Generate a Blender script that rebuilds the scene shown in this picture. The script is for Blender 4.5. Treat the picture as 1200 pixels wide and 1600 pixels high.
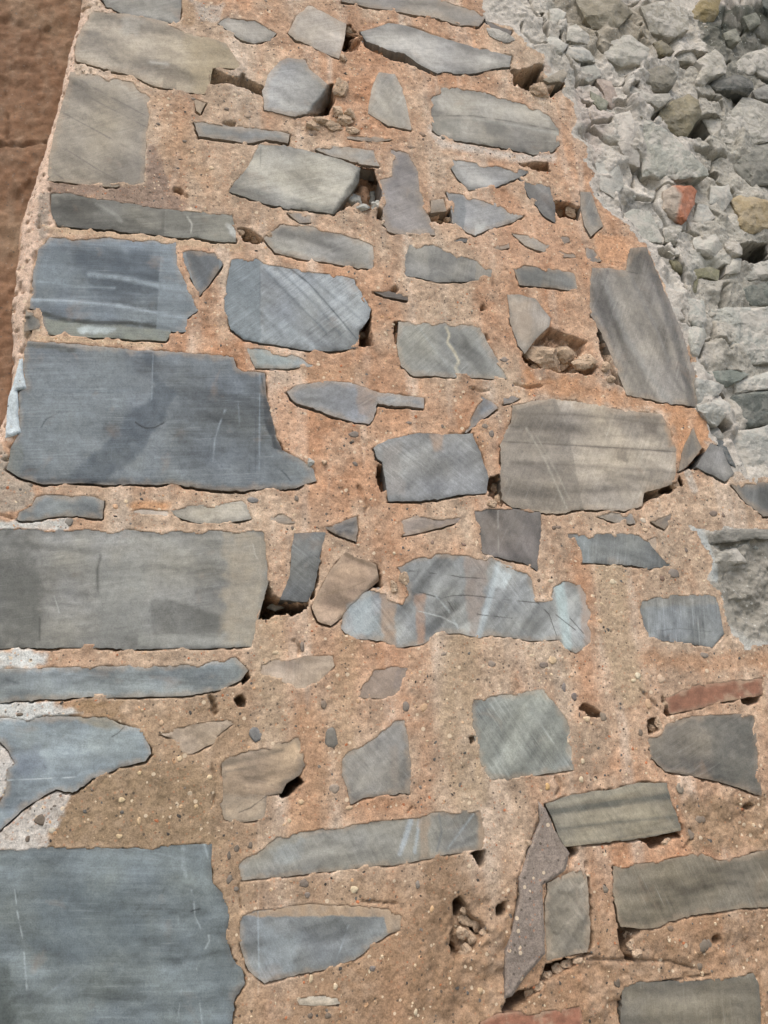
import bpy, math, random
import numpy as np
from mathutils import Matrix, Vector
from mathutils.geometry import delaunay_2d_cdt

for o in list(bpy.data.objects):
    bpy.data.objects.remove(o)
scene = bpy.context.scene
random.seed(7)

# ------------------------------------------------------------------ camera
YAW, PITCH, ROLL = math.radians(15), math.radians(18), math.radians(3)
CAM = np.array([0.0, -1.50, 1.50])
FPX = 1200.0                      # focal length in pixels of the 1200 x 1600 photograph
fw = np.array([math.sin(YAW) * math.cos(PITCH), math.cos(YAW) * math.cos(PITCH), math.sin(PITCH)])
r0 = np.array([math.cos(YAW), -math.sin(YAW), 0.0])
u0 = np.cross(r0, fw)
up = u0 * math.cos(ROLL) + r0 * math.sin(ROLL)
rt = r0 * math.cos(ROLL) - u0 * math.sin(ROLL)
cd = bpy.data.cameras.new('camera')
cam = bpy.data.objects.new('camera', cd)
scene.collection.objects.link(cam)
m = Matrix(((rt[0], up[0], -fw[0], CAM[0]), (rt[1], up[1], -fw[1], CAM[1]),
            (rt[2], up[2], -fw[2], CAM[2]), (0, 0, 0, 1)))
cam.matrix_world = m
cd.sensor_fit = 'HORIZONTAL'
cd.sensor_width = 36.0
cd.lens = 36.0
cd.clip_start = 0.02
cd.clip_end = 500
scene.camera = cam
scene.render.resolution_x, scene.render.resolution_y = 768, 1024

# ------------------------------------------------------------------ sky, sun, exposure (overcast day)
SUN_EL, SUN_AZ = math.radians(60), math.radians(20)   # azimuth to the left of straight behind the camera
sdir = Vector((-math.sin(SUN_AZ) * math.cos(SUN_EL), -math.cos(SUN_AZ) * math.cos(SUN_EL), math.sin(SUN_EL)))
world = bpy.data.worlds.new('World')
scene.world = world
world.use_nodes = True
wn = world.node_tree
bg = wn.nodes['Background']
sky = wn.nodes.new('ShaderNodeTexSky')
sky.sky_type = 'NISHITA'
sky.sun_disc = False
sky.sun_elevation = SUN_EL
sky.sun_rotation = math.atan2(sdir.x, sdir.y)
sky.dust_density = 4.0
sky.air_density = 1.0
wn.links.new(sky.outputs[0], bg.inputs[0])
bg.inputs[1].default_value = 0.15
sd = bpy.data.lights.new('sun', 'SUN')
sd.energy = 0.9
sd.angle = math.radians(45)
sd.color = (1.0, 0.98, 0.93)
sun = bpy.data.objects.new('sun', sd)
scene.collection.objects.link(sun)
sun.rotation_euler = sdir.to_track_quat('Z', 'Y').to_euler()
scene.view_settings.view_transform = 'Standard'
scene.view_settings.look = 'None'
scene.view_settings.gamma = 1.0
scene.view_settings.use_curve_mapping = False
scene.view_settings.exposure = 0.66
scene.render.engine = 'CYCLES'
scene.cycles.max_bounces = 5
scene.cycles.diffuse_bounces = 2
scene.cycles.use_denoising = True
scene.cycles.use_adaptive_sampling = True
scene.cycles.adaptive_threshold = 0.025

# ------------------------------------------------------------------ helpers
def P(s):
    v = [float(t) for t in s.replace(',', ' ').split()]
    return np.array(v).reshape(-1, 2)

def unproject(px, py, h=0.0):
    """photo position -> the point of the place that lies h metres in front of the sawn plane y = 0"""
    px = np.asarray(px, float); py = np.asarray(py, float)
    d = fw + np.multiply.outer((px - 600) / FPX, rt) - np.multiply.outer((py - 800) / FPX, up)
    t = (-np.asarray(h) - CAM[1]) / d[..., 1]
    return CAM + d * t[..., None]

def project(x, y, z):
    v = np.stack([x - CAM[0], y - CAM[1], z - CAM[2]], -1)
    w = v @ fw
    return 600 + FPX * (v @ rt) / w, 800 - FPX * (v @ up) / w

def lin(c):
    c = np.asarray(c, float) / 255.0
    return np.where(c <= 0.04045, c / 12.92, ((c + 0.055) / 1.055) ** 2.4)

ALB = 0.86 * np.array([0.965, 1.02, 1.02])
def alb(c):
    return lin(c) * ALB

_T = np.random.RandomState(99).rand(256, 256).astype(np.float32)

def hashn(ix, iy, seed):
    return _T[(np.asarray(iy).astype(np.int32) + seed * 91) & 255, (np.asarray(ix).astype(np.int32) + seed * 37) & 255]

def vnoise(x, y, seed):
    x = np.asarray(x, np.float32); y = np.asarray(y, np.float32)
    ix, iy = np.floor(x), np.floor(y)
    fx, fy = x - ix, y - iy
    fx = fx * fx * (3 - 2 * fx); fy = fy * fy * (3 - 2 * fy)
    jx = ix.astype(np.int32) + seed * 37; jy = iy.astype(np.int32) + seed * 91
    x0, x1, y0, y1 = jx & 255, (jx + 1) & 255, (jy & 255) * 256, ((jy + 1) & 255) * 256
    T = _T.ravel()
    a = T[y0 + x0]; b = T[y0 + x1]
    c = T[y1 + x0]; d = T[y1 + x1]
    return (a + (b - a) * fx) * (1 - fy) + (c + (d - c) * fx) * fy

def fbm(x, y, freq, octs, seed, gain=0.5):
    s = 0; a = 1; t = 0
    for i in range(octs):
        s = s + a * vnoise(x * freq + 17.3 * i, y * freq - 9.1 * i, seed + i * 31)
        t += a; a *= gain; freq *= 2.03
    return s / t * 2 - 1

def facets(x, y, freq, seed, tilt=1.0, step=1.0):
    """broken angular surface: every cell is a tilted plane of its own"""
    X, Y = x * freq, y * freq
    ix, iy = np.floor(X), np.floor(Y)
    best = np.full(X.shape, 9e9); val = np.zeros(X.shape); second = np.full(X.shape, 9e9)
    for dx in (-1, 0, 1):
        for dy in (-1, 0, 1):
            cx, cy = ix + dx, iy + dy
            ox = cx + hashn(cx, cy, seed); oy = cy + hashn(cx, cy, seed + 1)
            ddx, ddy = X - ox, Y - oy
            d = ddx * ddx + ddy * ddy
            v = step * (hashn(cx, cy, seed + 2) - .5) + tilt * ((hashn(cx, cy, seed + 3) - .5) * ddx + (hashn(cx, cy, seed + 4) - .5) * ddy)
            cl = d < best
            second = np.where(cl, best, np.minimum(second, d))
            val = np.where(cl, v, val); best = np.where(cl, d, best)
    return val, np.sqrt(second) - np.sqrt(best)

def sstep(a, b, x):
    t = np.clip((x - a) / (b - a), 0, 1)
    return t * t * (3 - 2 * t)

def sdpoly(px, py, poly, pad=None):
    """signed distance in pixels (negative inside) and outward-normal sign (y part) of the nearest edge"""
    n = len(poly)
    best = np.full(px.shape, 1e9); ny = np.zeros(px.shape); nx = np.zeros(px.shape)
    inside = np.zeros(px.shape, bool)
    area = 0.5 * np.sum(poly[:, 0] * np.roll(poly[:, 1], -1) - np.roll(poly[:, 0], -1) * poly[:, 1])
    sg = 1.0 if area > 0 else -1.0
    for i in range(n):
        ax, ay = poly[i]; bx, by = poly[(i + 1) % n]
        ex, ey = bx - ax, by - ay
        L = ex * ex + ey * ey + 1e-9
        t = np.clip(((px - ax) * ex + (py - ay) * ey) / L, 0, 1)
        d = (px - ax - t * ex) ** 2 + (py - ay - t * ey) ** 2
        c = d < best
        best = np.where(c, d, best)
        l = math.sqrt(L)
        ny = np.where(c, -sg * ex / l, ny); nx = np.where(c, sg * ey / l, nx)
        if ay != by:
            c2 = ((ay > py) != (by > py)) & (px < (bx - ax) * (py - ay) / (by - ay) + ax)
            inside ^= c2
    best = np.sqrt(best)
    return np.where(inside, -best, best), nx, ny

def dline(px, py, pts):
    best = np.full(px.shape, 1e9)
    for i in range(len(pts) - 1):
        ax, ay = pts[i]; bx, by = pts[i + 1]
        ex, ey = bx - ax, by - ay
        t = np.clip(((px - ax) * ex + (py - ay) * ey) / (ex * ex + ey * ey + 1e-9), 0, 1)
        best = np.minimum(best, (px - ax - t * ex) ** 2 + (py - ay - t * ey) ** 2)
    return np.sqrt(best)

def ragged(poly, amp, seed, step=5.0):
    q_, n_ = [], []
    n = len(poly)
    for i in range(n):
        a, b = poly[i], poly[(i + 1) % n]
        L = np.hypot(*(b - a))
        k = max(1, int(L / step))
        nn = np.array([b[1] - a[1], a[0] - b[0]]) / (L + 1e-9)
        for j in range(k):
            q_.append(a + (b - a) * (j / k)); n_.append(nn)
    q = np.array(q_); nn = np.array(n_)
    w = fbm(q[:, 0], q[:, 1], 1 / 34.0, 4, seed, .6) + 1.1 * fbm(q[:, 0], q[:, 1], 1 / 6.0, 3, seed + 5, .7) * np.clip(vnoise(q[:, 0] / 40., q[:, 1] / 40., seed + 6) * 2 - .6, 0.1, 1)
    return q + nn * (w * amp)[:, None]

def paint(col, px, py, marks, wob=0.0, nz=None):
    """lay stains, veins, wear and some painted shade (photo positions) over an albedo array"""
    for mk in marks:
        kind, pts, w, soft, c, a = mk
        lo = pts.min(0) - (w + soft + wob + 6); hi = pts.max(0) + (w + soft + wob + 6)
        s = (px > lo[0]) & (px < hi[0]) & (py > lo[1]) & (py < hi[1])
        if not s.any():
            continue
        x, y = px[s], py[s]
        if kind == 'p':
            d = sdpoly(x, y, pts)[0]
        else:
            d = dline(x, y, pts) - w / 2
        d = d + fbm(x, y, 1 / 14.0, 3, 77) * (min(soft * 0.9 + wob * .5, 14) if kind == 'p' else min(soft, w) * .3)
        k = a * (1 - sstep(-soft * .5, soft * .5 + 1e-3, d))
        k = k * (0.75 + 0.5 * vnoise(x / 11.0, y / 11.0, 5)) if soft > 2 else (k * sstep(.12, .55, vnoise(x / 13.0, y / 13.0, 6)) if kind == 'l' else k)
        k = np.clip(k, 0, 1)[:, None]
        col[s] = col[s] * (1 - k) + alb(c) * k
    return col

def link(o, parent=None):
    scene.collection.objects.link(o)
    if parent is not None:
        o.parent = parent
    return o

def mesh_obj(name, verts, faces, mat, parent=None, cols=None, origin=None, smooth=False):
    verts = np.asarray(verts, float)
    if origin is None:
        origin = verts.mean(0)
    me = bpy.data.meshes.new(name)
    faces = np.asarray(faces)
    nv, nf = len(verts), len(faces)
    k = faces.shape[1]
    me.vertices.add(nv)
    me.vertices.foreach_set('co', (verts - origin).astype(np.float32).ravel())
    me.loops.add(nf * k)
    me.loops.foreach_set('vertex_index', faces.astype(np.int32).ravel())
    me.polygons.add(nf)
    me.polygons.foreach_set('loop_start', np.arange(0, nf * k, k, dtype=np.int32))
    me.polygons.foreach_set('use_smooth', np.full(nf, smooth, bool))
    if cols is not None:
        at = me.color_attributes.new('albedo', 'FLOAT_COLOR', 'POINT')
        c4 = np.ones((nv, 4), np.float32); c4[:, :3] = np.clip(cols, 0.005, 0.9)
        at.data.foreach_set('color', c4.ravel())
    me.update(calc_edges=True)
    me.validate()
    me.materials.append(mat)
    o = bpy.data.objects.new(name, me)
    o.location = origin
    return link(o, parent)

# ------------------------------------------------------------------ materials
def newmat(name):
    mt = bpy.data.materials.new(name)
    mt.use_nodes = True
    nt = mt.node_tree
    b = nt.nodes['Principled BSDF']
    return mt, nt, b

def N(nt, t, **kw):
    n = nt.nodes.new(t)
    for k, v in kw.items():
        setattr(n, k, v)
    return n

def noise(nt, vec, scale, detail=4, rough=.55, dist=0.0):
    n = N(nt, 'ShaderNodeTexNoise')
    n.inputs['Scale'].default_value = scale
    n.inputs['Detail'].default_value = detail
    n.inputs['Roughness'].default_value = rough
    n.inputs['Distortion'].default_value = dist
    nt.links.new(vec, n.inputs['Vector'])
    return n.outputs['Fac']

def remap(nt, v, a, b, c, d):
    n = N(nt, 'ShaderNodeMapRange')
    for i, x in enumerate((a, b, c, d)):
        n.inputs[i + 1].default_value = x
    nt.links.new(v, n.inputs[0])
    return n.outputs[0]

def mul(nt, a, b, op='MULTIPLY'):
    n = N(nt, 'ShaderNodeMath', operation=op)
    for i, v in enumerate((a, b)):
        if isinstance(v, (int, float)):
            n.inputs[i].default_value = v
        else:
            nt.links.new(v, n.inputs[i])
    return n.outputs[0]

def scalecol(nt, col, fac):
    n = N(nt, 'ShaderNodeVectorMath', operation='SCALE')
    nt.links.new(col, n.inputs[0]); nt.links.new(fac, n.inputs['Scale'])
    return n.outputs[0]

def mixc(nt, a, b, f):
    n = N(nt, 'ShaderNodeMix', data_type='RGBA')
    nt.links.new(f, n.inputs['Factor'])
    for v, k in ((a, 6), (b, 7)):
        if isinstance(v, tuple):
            n.inputs[k].default_value = (*v, 1)
        else:
            nt.links.new(v, n.inputs[k])
    return n.outputs[2]

def bump(nt, h, strength, dist, prev=None):
    n = N(nt, 'ShaderNodeBump')
    n.inputs['Strength'].default_value = strength
    n.inputs['Distance'].default_value = dist
    nt.links.new(h, n.inputs['Height'])
    if prev is not None:
        nt.links.new(prev, n.inputs['Normal'])
    return n.outputs[0]

def geo_pos(nt):
    return N(nt, 'ShaderNodeNewGeometry').outputs['Position']

def attr_obj(nt, name):
    return N(nt, 'ShaderNodeAttribute', attribute_type='OBJECT', attribute_name=name).outputs['Fac']

def vcol(nt):
    return N(nt, 'ShaderNodeAttribute', attribute_type='GEOMETRY', attribute_name='albedo').outputs['Color']

def stretched(nt, pos, ang, sx, sz):
    rot = N(nt, 'ShaderNodeVectorRotate', rotation_type='Y_AXIS')
    nt.links.new(pos, rot.inputs['Vector'])
    nt.links.new(ang, rot.inputs['Angle'])
    mp = N(nt, 'ShaderNodeMapping')
    nt.links.new(rot.outputs[0], mp.inputs[0])
    mp.inputs['Scale'].default_value = (sx, 1, sz)
    return mp.outputs[0]

def make_stone_mat():
    mt, nt, b = newmat('sawn_sandstone')
    pos = geo_pos(nt)
    ang, saw, amp = attr_obj(nt, 'bedding_angle'), attr_obj(nt, 'saw_angle'), attr_obj(nt, 'bedding_strength')
    sawamp = attr_obj(nt, 'saw_strength')
    # bedding bands
    v1 = stretched(nt, pos, ang, 2.2, 30)
    n1 = noise(nt, v1, 1.0, 6, .62, .3)
    v2 = stretched(nt, pos, ang, 8, 110)
    n2 = noise(nt, v2, 1.0, 4, .6, .2)
    # saw marks
    v3 = stretched(nt, pos, saw, 8, 170)
    n3 = noise(nt, v3, 1.0, 5, .72, .2)
    # cloudy blotches and grain
    n4 = noise(nt, pos, 11, 4, .6, .5)
    n5 = noise(nt, pos, 380, 2, .7)
    n6 = noise(nt, pos, 70, 4, .65, .6)
    bed = mul(nt, mul(nt, remap(nt, n1, .3, .7, -.5, .5), amp), 0.34)
    bed2 = mul(nt, mul(nt, remap(nt, n2, .3, .7, -.5, .5), amp), 0.14)
    worn = mul(nt, remap(nt, n4, .38, .60, .15, 1.0), sawamp)
    sw = mul(nt, mul(nt, remap(nt, n3, .3, .7, -.5, .5), worn), 0.78)
    f = mul(nt, bed, bed2, 'ADD')
    f = mul(nt, f, sw, 'ADD')
    f = mul(nt, f, remap(nt, n5, .3, .7, -.15, .15), 'ADD')
    f = mul(nt, f, remap(nt, n6, .3, .7, -.16, .16), 'ADD')
    f = mul(nt, f, 1.0, 'ADD')
    col = scalecol(nt, vcol(nt), f)
    # pale sparse saw scratches
    scr = mul(nt, remap(nt, n3, .60, .70, 0, .42), worn)
    col = mixc(nt, col, tuple(alb((190, 192, 190))), scr)
    # a breath of warm mortar dust in patches
    dust = remap(nt, n4, .60, .80, 0, .30)
    col = mixc(nt, col, tuple(alb((186, 152, 124))), dust)
    nt.links.new(col, b.inputs['Base Color'])
    b.inputs['Roughness'].default_value = .72
    b.inputs['Specular IOR Level'].default_value = .32
    hh = mul(nt, mul(nt, n3, .5), n5, 'ADD')
    bp = bump(nt, hh, .4, .0009)
    nt.links.new(bp, b.inputs['Normal'])
    return mt

def specks(nt, pos, scale, thr, seedoff):
    mp = N(nt, 'ShaderNodeMapping')
    mp.inputs['Location'].default_value = (seedoff, seedoff * .7, seedoff * 1.3)
    nt.links.new(pos, mp.inputs[0])
    vo = N(nt, 'ShaderNodeTexVoronoi')
    vo.inputs['Scale'].default_value = scale
    nt.links.new(mp.outputs[0], vo.inputs['Vector'])
    sep = N(nt, 'ShaderNodeSeparateColor')
    nt.links.new(vo.outputs['Color'], sep.inputs[0])
    pick = mul(nt, sep.outputs[0], thr, 'LESS_THAN')
    # speck radius differs from cell to cell
    rad = remap(nt, sep.outputs[1], 0, 1, .12, .42)
    inn = mul(nt, vo.outputs['Distance'], rad, 'LESS_THAN')
    return mul(nt, pick, inn), sep.outputs[2]

def make_mortar_mat(name, grain=1.0, light=True, pale=.6):
    mt, nt, b = newmat(name)
    pos = geo_pos(nt)
    n1 = noise(nt, pos, 7, 5, .6, .4)
    n2 = noise(nt, pos, 45, 5, .68, .3)
    n3 = noise(nt, pos, 330, 3, .75)
    n4 = noise(nt, pos, 130, 4, .7, .4)
    f = mul(nt, remap(nt, n1, .3, .7, -.10, .10), remap(nt, n2, .3, .7, -.14, .14), 'ADD')
    f = mul(nt, f, remap(nt, n3, .3, .7, -.30 * grain, .30 * grain), 'ADD')
    f = mul(nt, f, remap(nt, n4, .3, .7, -.22 * grain, .22 * grain), 'ADD')
    f = mul(nt, f, 1.0, 'ADD')
    col = scalecol(nt, vcol(nt), f)
    if light:
        s1, r1 = specks(nt, pos, 95, .13, 3.1)
        col = mixc(nt, col, tuple(alb((228, 202, 172))), mul(nt, s1, .8))
        s2, r2 = specks(nt, pos, 150, .085, 8.7)
        col = mixc(nt, col, tuple(alb((92, 80, 70))), mul(nt, s2, .8))
        s3, r3 = specks(nt, pos, 170, .18, 5.3)
        col = mixc(nt, col, tuple(alb((186, 128, 94))), mul(nt, s3, .45))
    else:
        s2, r2 = specks(nt, pos, 180, .09, 8.7)
        col = mixc(nt, col, tuple(alb((96, 92, 86))), mul(nt, s2, .7))
        s1, r1 = specks(nt, pos, 150, .10, 3.1)
        col = mixc(nt, col, tuple(alb((205, 200, 190))), mul(nt, s1, pale))
    nt.links.new(col, b.inputs['Base Color'])
    b.inputs['Roughness'].default_value = .92
    b.inputs['Specular IOR Level'].default_value = .2
    hh = mul(nt, mul(nt, n3, .4), n4, 'ADD')
    bp = bump(nt, hh, .5, .0038)
    nt.links.new(bp, b.inputs['Normal'])
    return mt

def make_rock_mat():
    mt, nt, b = newmat('broken_rock')
    pos = geo_pos(nt)
    ang = attr_obj(nt, 'bedding_angle')
    n1 = noise(nt, stretched(nt, pos, ang, 14, 60), 1.0, 5, .65, .5)
    n2 = noise(nt, pos, 40, 6, .68, .5)
    n3 = noise(nt, pos, 300, 3, .7)
    f = mul(nt, remap(nt, n1, .3, .7, -.18, .18), remap(nt, n2, .3, .7, -.2, .2), 'ADD')
    f = mul(nt, f, remap(nt, n3, .3, .7, -.14, .14), 'ADD')
    f = mul(nt, f, 1.0, 'ADD')
    col = scalecol(nt, vcol(nt), f)
    # pale lime mortar still clinging to the broken stone
    lime = mul(nt, remap(nt, noise(nt, pos, 22, 5, .7, .8), .47, .56, 0, .85), attr_obj(nt, 'lime_cover'))
    col = mixc(nt, col, tuple(alb((198, 187, 174))), lime)
    nt.links.new(col, b.inputs['Base Color'])
    b.inputs['Roughness'].default_value = .85
    b.inputs['Specular IOR Level'].default_value = .25
    hh = mul(nt, mul(nt, n3, .25), n2, 'ADD')
    bp = bump(nt, hh, .6, .009)
    nt.links.new(bp, b.inputs['Normal'])
    return mt

M_STONE = make_stone_mat()
M_MORTAR = make_mortar_mat('lime_mortar')
M_RUBBLE = make_mortar_mat('rubble_mortar', 0.7, False)
M_ROCK = make_rock_mat()
M_PLASTER = make_mortar_mat('brown_plaster', 0.55, False, .12)
M_GROUND = make_mortar_mat('dry_earth', 1.0, False)

# ------------------------------------------------------------------ traced data (positions on the photograph)
# stone: outline | colour | bedding angle | bedding strength | saw angle | saw strength | options
ST = []
def S(pts, rgb, ang=0, amp=.4, saw=None, sawamp=.5, **kw):
    ST.append((P(pts), rgb, ang, amp, (ang if saw is None else saw), sawamp, kw))

S('150 -40 280 -40 283 0 281 36 262 34 200 24 165 10 150 -10', (132,130,124), 10, .4, 30)
S('143 17 200 22 262 34 290 50 353 68 373 97 375 107 333 107 330 125 320 148 290 143 240 135 207 120 157 105 120 95 117 80 120 60 128 43', (155,145,129), 17, .5, 17, .4, off=.002)
S('110 113 150 117 207 127 235 153 233 173 228 217 226 290 173 292 127 288 73 282 80 233 93 177 107 133', (144,136,123), 28, .22, 28, .45, gap=.35)
S('80 302 110 302 150 310 233 323 260 327 333 332 363 335 370 363 370 380 333 375 257 368 187 362 90 353 80 333', (124,122,113), 14, .8, 14, .6, gap=.7)
S('80 370 200 372 275 378 278 415 295 450 310 485 293 497 292 520 267 517 260 533 200 530 120 526 75 524 70 510 60 487 45 482 48 460 52 420 60 390', (103,111,116), 4, .55, 4, .6, gap=.4)
S('285 393 300 390 335 393 347 405 347 413 328 443 312 462 300 437 287 410', (98,102,104), 50, .3, 50, .5)
S('362 405 400 403 413 412 467 420 517 428 550 435 567 462 580 482 577 497 562 517 560 543 533 548 483 547 433 540 380 530 360 513 350 483 348 463 357 430', (146,151,153), 43, .5, 43, .9, gap=.5)
S('383 541 400 543 443 551 467 557 497 573 450 575 400 575 394 565', (142,151,153), 8, .2, 8, .3, gap=.3)
S('43 533 133 538 217 547 363 557 370 575 377 580 413 583 420 633 432 683 440 703 467 717 490 733 495 752 463 762 400 765 367 768 310 762 277 758 167 757 127 755 67 757 33 748 10 733 17 700 30 677 30 613 42 607 35 573 38 550', (106,112,115), 6, .3, 5, .75, gap=.7, off=.003)
S('340 37 350 27 400 33 420 42 432 52 423 63 397 68 380 63 360 50', (154,149,141), 12, .3)
S('483 8 510 22 542 37 538 63 530 92 500 80 463 63 450 52 463 25', (161,153,143), 25, .25, 25, .5, off=.004)
S('533 2 540 -20 680 -20 690 0 717 8 753 20 757 28 748 42 717 38 667 25 617 18 567 8', (136,131,124), 12, .35, gap=.7)
S('563 50 607 37 633 40 683 57 750 77 800 87 797 105 767 108 743 115 693 112 683 115 660 103 633 83 600 75 573 65', (160,157,151), 16, .4, 16, .5, off=.006, gap=.8)
S('450 90 477 93 483 107 513 132 519 138 517 160 505 178 482 177 460 183 437 178 412 172 410 143 418 117 437 95', (148,147,143), 20, .35, 20, .5, off=.008, ch=[((517,128),(476,184),2.2)])
S('592 113 617 115 627 133 637 170 643 203 607 197 575 177 577 157 582 133', (158,153,143), 60, .25, 60, .5, off=.004)
S('687 137 717 137 767 147 800 157 840 168 860 182 872 203 875 227 863 237 833 240 793 232 733 223 693 217 678 203 672 180 673 153', (161,156,145), 9, .4, 9, .4, gap=.35)
S('302 190 333 190 360 198 400 200 420 203 452 210 450 223 417 218 387 223 350 217 310 213', (128,128,124), 12, .5, gap=.8)
S('540 212 587 213 613 218 587 223 543 217', (152,142,132), 5, .3, gap=.2)
S('405 225 440 228 500 240 533 250 563 262 560 285 540 310 522 334 483 330 433 323 397 313 357 300 367 283 383 267', (154,151,142), 16, .45, 22, .6, gap=.5, off=.004, ch=[((562,262),(516,340),1.3)])
S('493 233 510 227 550 230 583 235 593 260 567 257 523 245', (143,140,134), 14, .4, gap=.6)
S('610 233 640 237 653 263 658 290 663 323 677 353 680 367 633 367 607 363 598 350 597 307 592 280 613 275 613 253', (129,124,120), 30, .25, 30, .5, gap=.35)
S('705 247 733 252 797 263 830 267 810 277 790 287 767 295 733 297 713 277 705 263', (152,150,145), 12, .3, gap=.3)
S('697 300 720 302 750 313 783 320 800 333 820 337 800 348 767 357 743 368 727 362 707 348 703 320', (153,152,149), 20, .3, gap=.5)
S('673 313 693 310 698 330 673 333', (140,130,118), 10, .2, gap=.7, off=.006)
S('810 277 830 280 860 293 867 320 868 350 850 337 827 310', (136,133,128), 45, .3, gap=.4)
S('907 300 923 300 933 327 942 353 923 370 913 353 908 327', (135,132,125), 65, .2, gap=.7, off=.008)
S('437 350 467 350 533 363 583 383 585 400 583 422 533 413 450 400 430 395 413 373', (134,132,126), 14, .5, 30, .6, gap=.5)
S('640 383 677 382 710 395 743 407 770 422 768 435 733 440 683 440 660 435 627 430 630 410', (138,136,130), 14, .4, 75, .5, gap=.3)
S('803 420 813 413 843 415 897 427 907 457 867 450 812 445', (139,138,132), 12, .4, 80, .4, gap=.5)
S('925 418 977 422 982 400 985 388 1012 385 1033 440 1060 507 1087 580 1088 635 1047 630 980 617 967 587 943 530 923 490 922 450', (138,133,125), 66, .55, 66, .6, gap=.5, off=.004)
S('793 460 810 460 837 467 860 497 858 510 837 530 820 553 810 540 800 513 795 490', (163,153,140), 75, .2, 75, .4, gap=.3, off=.005)
S('622 502 650 503 693 503 747 508 760 533 777 563 793 592 733 590 647 588 627 573 620 540', (139,139,133), 45, .4, 45, .9, gap=.35)
S('448 612 470 600 510 595 547 598 587 610 627 617 663 622 662 638 627 635 590 630 582 657 577 663 543 657 507 647 460 627', (130,132,134), 14, .35, 35, .5, gap=.8, off=.003)
S('583 700 607 685 650 677 693 678 738 678 750 707 763 747 760 770 717 773 690 780 640 782 607 783 602 750 597 723 590 717', (138,139,138), -38, .3, -40, .7, gap=.6, off=.003)
S('753 618 768 627 777 637 753 657 727 677 737 650', (124,126,127), -50, .3, gap=.7)
S('785 618 800 617 812 623 800 630 787 632', (118,122,126), 0, .3, gap=.4)
S('693 633 698 650 680 655', (158,135,118), 0, .2, gap=.2)
S('800 633 827 627 863 623 933 632 983 642 1033 647 1047 673 1057 700 1057 747 1050 758 1007 770 1003 790 980 798 900 797 883 800 860 803 800 793 785 780 783 767 782 693 788 677 797 660', (156,147,134), 4, .5, 62, .5, gap=.6, off=.003)
S('1083 667 1097 700 1073 730 1060 737 1067 700', (112,108,102), 70, .3, gap=.7, off=.004)
S('1110 692 1130 700 1147 740 1133 753 1087 730', (153,150,144), 60, .3, gap=.6, off=.006)
S('1142 757 1175 755 1215 750 1215 806 1193 806 1165 785', (100,101,100), 75, .4, gap=.6)
S('57 777 80 772 147 777 163 783 160 810 120 806 83 808 50 813 28 812 30 800 50 790', (126,131,131), 5, .35, 20, .5, gap=.6)
S('262 797 300 789 350 786 378 783 393 795 393 810 353 817 307 818 277 808', (178,171,157), 0, .25, gap=.5)
S('195 797 225 795 265 798 262 806 225 804', (194,184,172), 0, .3, gap=.2)
S('413 802 443 803 462 817 420 818', (170,160,148), 0, .2, gap=.2)
S('-60 828 0 827 133 828 250 830 333 828 397 828 413 832 417 877 420 910 413 933 403 967 397 1000 393 1010 333 1012 267 1013 227 1015 110 1012 0 1013 -60 1013', (134,133,127), 2, .3, 8, .45, gap=.55)
S('-60 1047 0 1045 100 1042 233 1040 317 1038 333 1033 367 1028 388 1047 377 1063 350 1077 300 1085 227 1090 133 1090 50 1095 0 1097 -60 1098', (143,150,150), -2, .35, -5, .45, gap=.6)
S('5 1122 40 1122 107 1119 167 1120 193 1133 227 1140 235 1177 227 1188 187 1198 180 1203 147 1217 113 1238 87 1233 33 1267 0 1297 -40 1312 -40 1262 0 1255 5 1245 12 1200 23 1193 13 1173 0 1160 -40 1140 -40 1125', (141,151,155), -4, .25, -8, .4, gap=.8)
S('-60 1334 0 1330 67 1323 207 1325 283 1320 333 1317 330 1347 333 1380 353 1403 358 1430 353 1463 363 1497 380 1517 382 1537 367 1560 362 1600 360 1660 340 1700 -60 1700', (108,116,117), -4, .35, -6, .5, gap=.6)
S('407 1037 427 1032 520 1023 523 1040 500 1063 477 1080 463 1078 437 1063 407 1055', (170,154,137), -5, .4, 85, .4, gap=.4)
S('580 1040 638 1040 630 1073 617 1087 600 1092 557 1090', (152,138,128), -45, .25, -45, .5, gap=.15)
S('460 833 508 832 497 887 490 920 480 940 450 938 438 937 453 897 455 860', (136,138,136), -40, .35, -40, .6, gap=.4, off=.005)
S('540 863 587 883 592 907 575 922 555 945 535 965 517 977 497 970 487 947 500 923 517 890', (168,146,126), 14, .4, 14, .3, gap=.7, off=.003, ch=[((592,897),(531,966),1.1)])
S('533 983 540 947 567 925 593 918 607 933 627 940 640 930 630 903 622 887 647 872 683 865 733 867 767 870 783 880 800 886 827 894 840 935 860 933 863 917 880 907 907 912 920 933 925 967 923 1003 900 1020 883 1013 873 1000 833 1002 800 997 767 993 747 995 717 990 693 990 657 1008 617 1012 600 1002 557 998', (147,149,147), -50, .45, -55, .6, gap=.3)
S('738 795 800 795 845 800 845 850 840 892 817 878 780 872 753 863 750 840 742 810', (129,122,116), 60, .25, 60, .5, gap=.35)
S('627 813 657 803 687 810 720 808 717 815 687 825 653 833 630 837', (140,130,123), -10, .4, gap=.5)
S('503 822 533 815 557 807 560 827 557 847 530 837', (112,110,108), 20, .5, gap=.6, rough=2.5)
S('897 837 933 833 997 835 1013 847 1027 863 1050 885 1013 889 987 883 950 880 910 880 907 860', (133,136,134), 10, .3, 75, .9, gap=.4)
S('933 807 947 800 987 802 993 818 967 818', (138,136,131), 70, .4, gap=.4)
S('1017 815 1048 802 1047 817 1038 827', (120,113,106), -20, .3, gap=.5)
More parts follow.
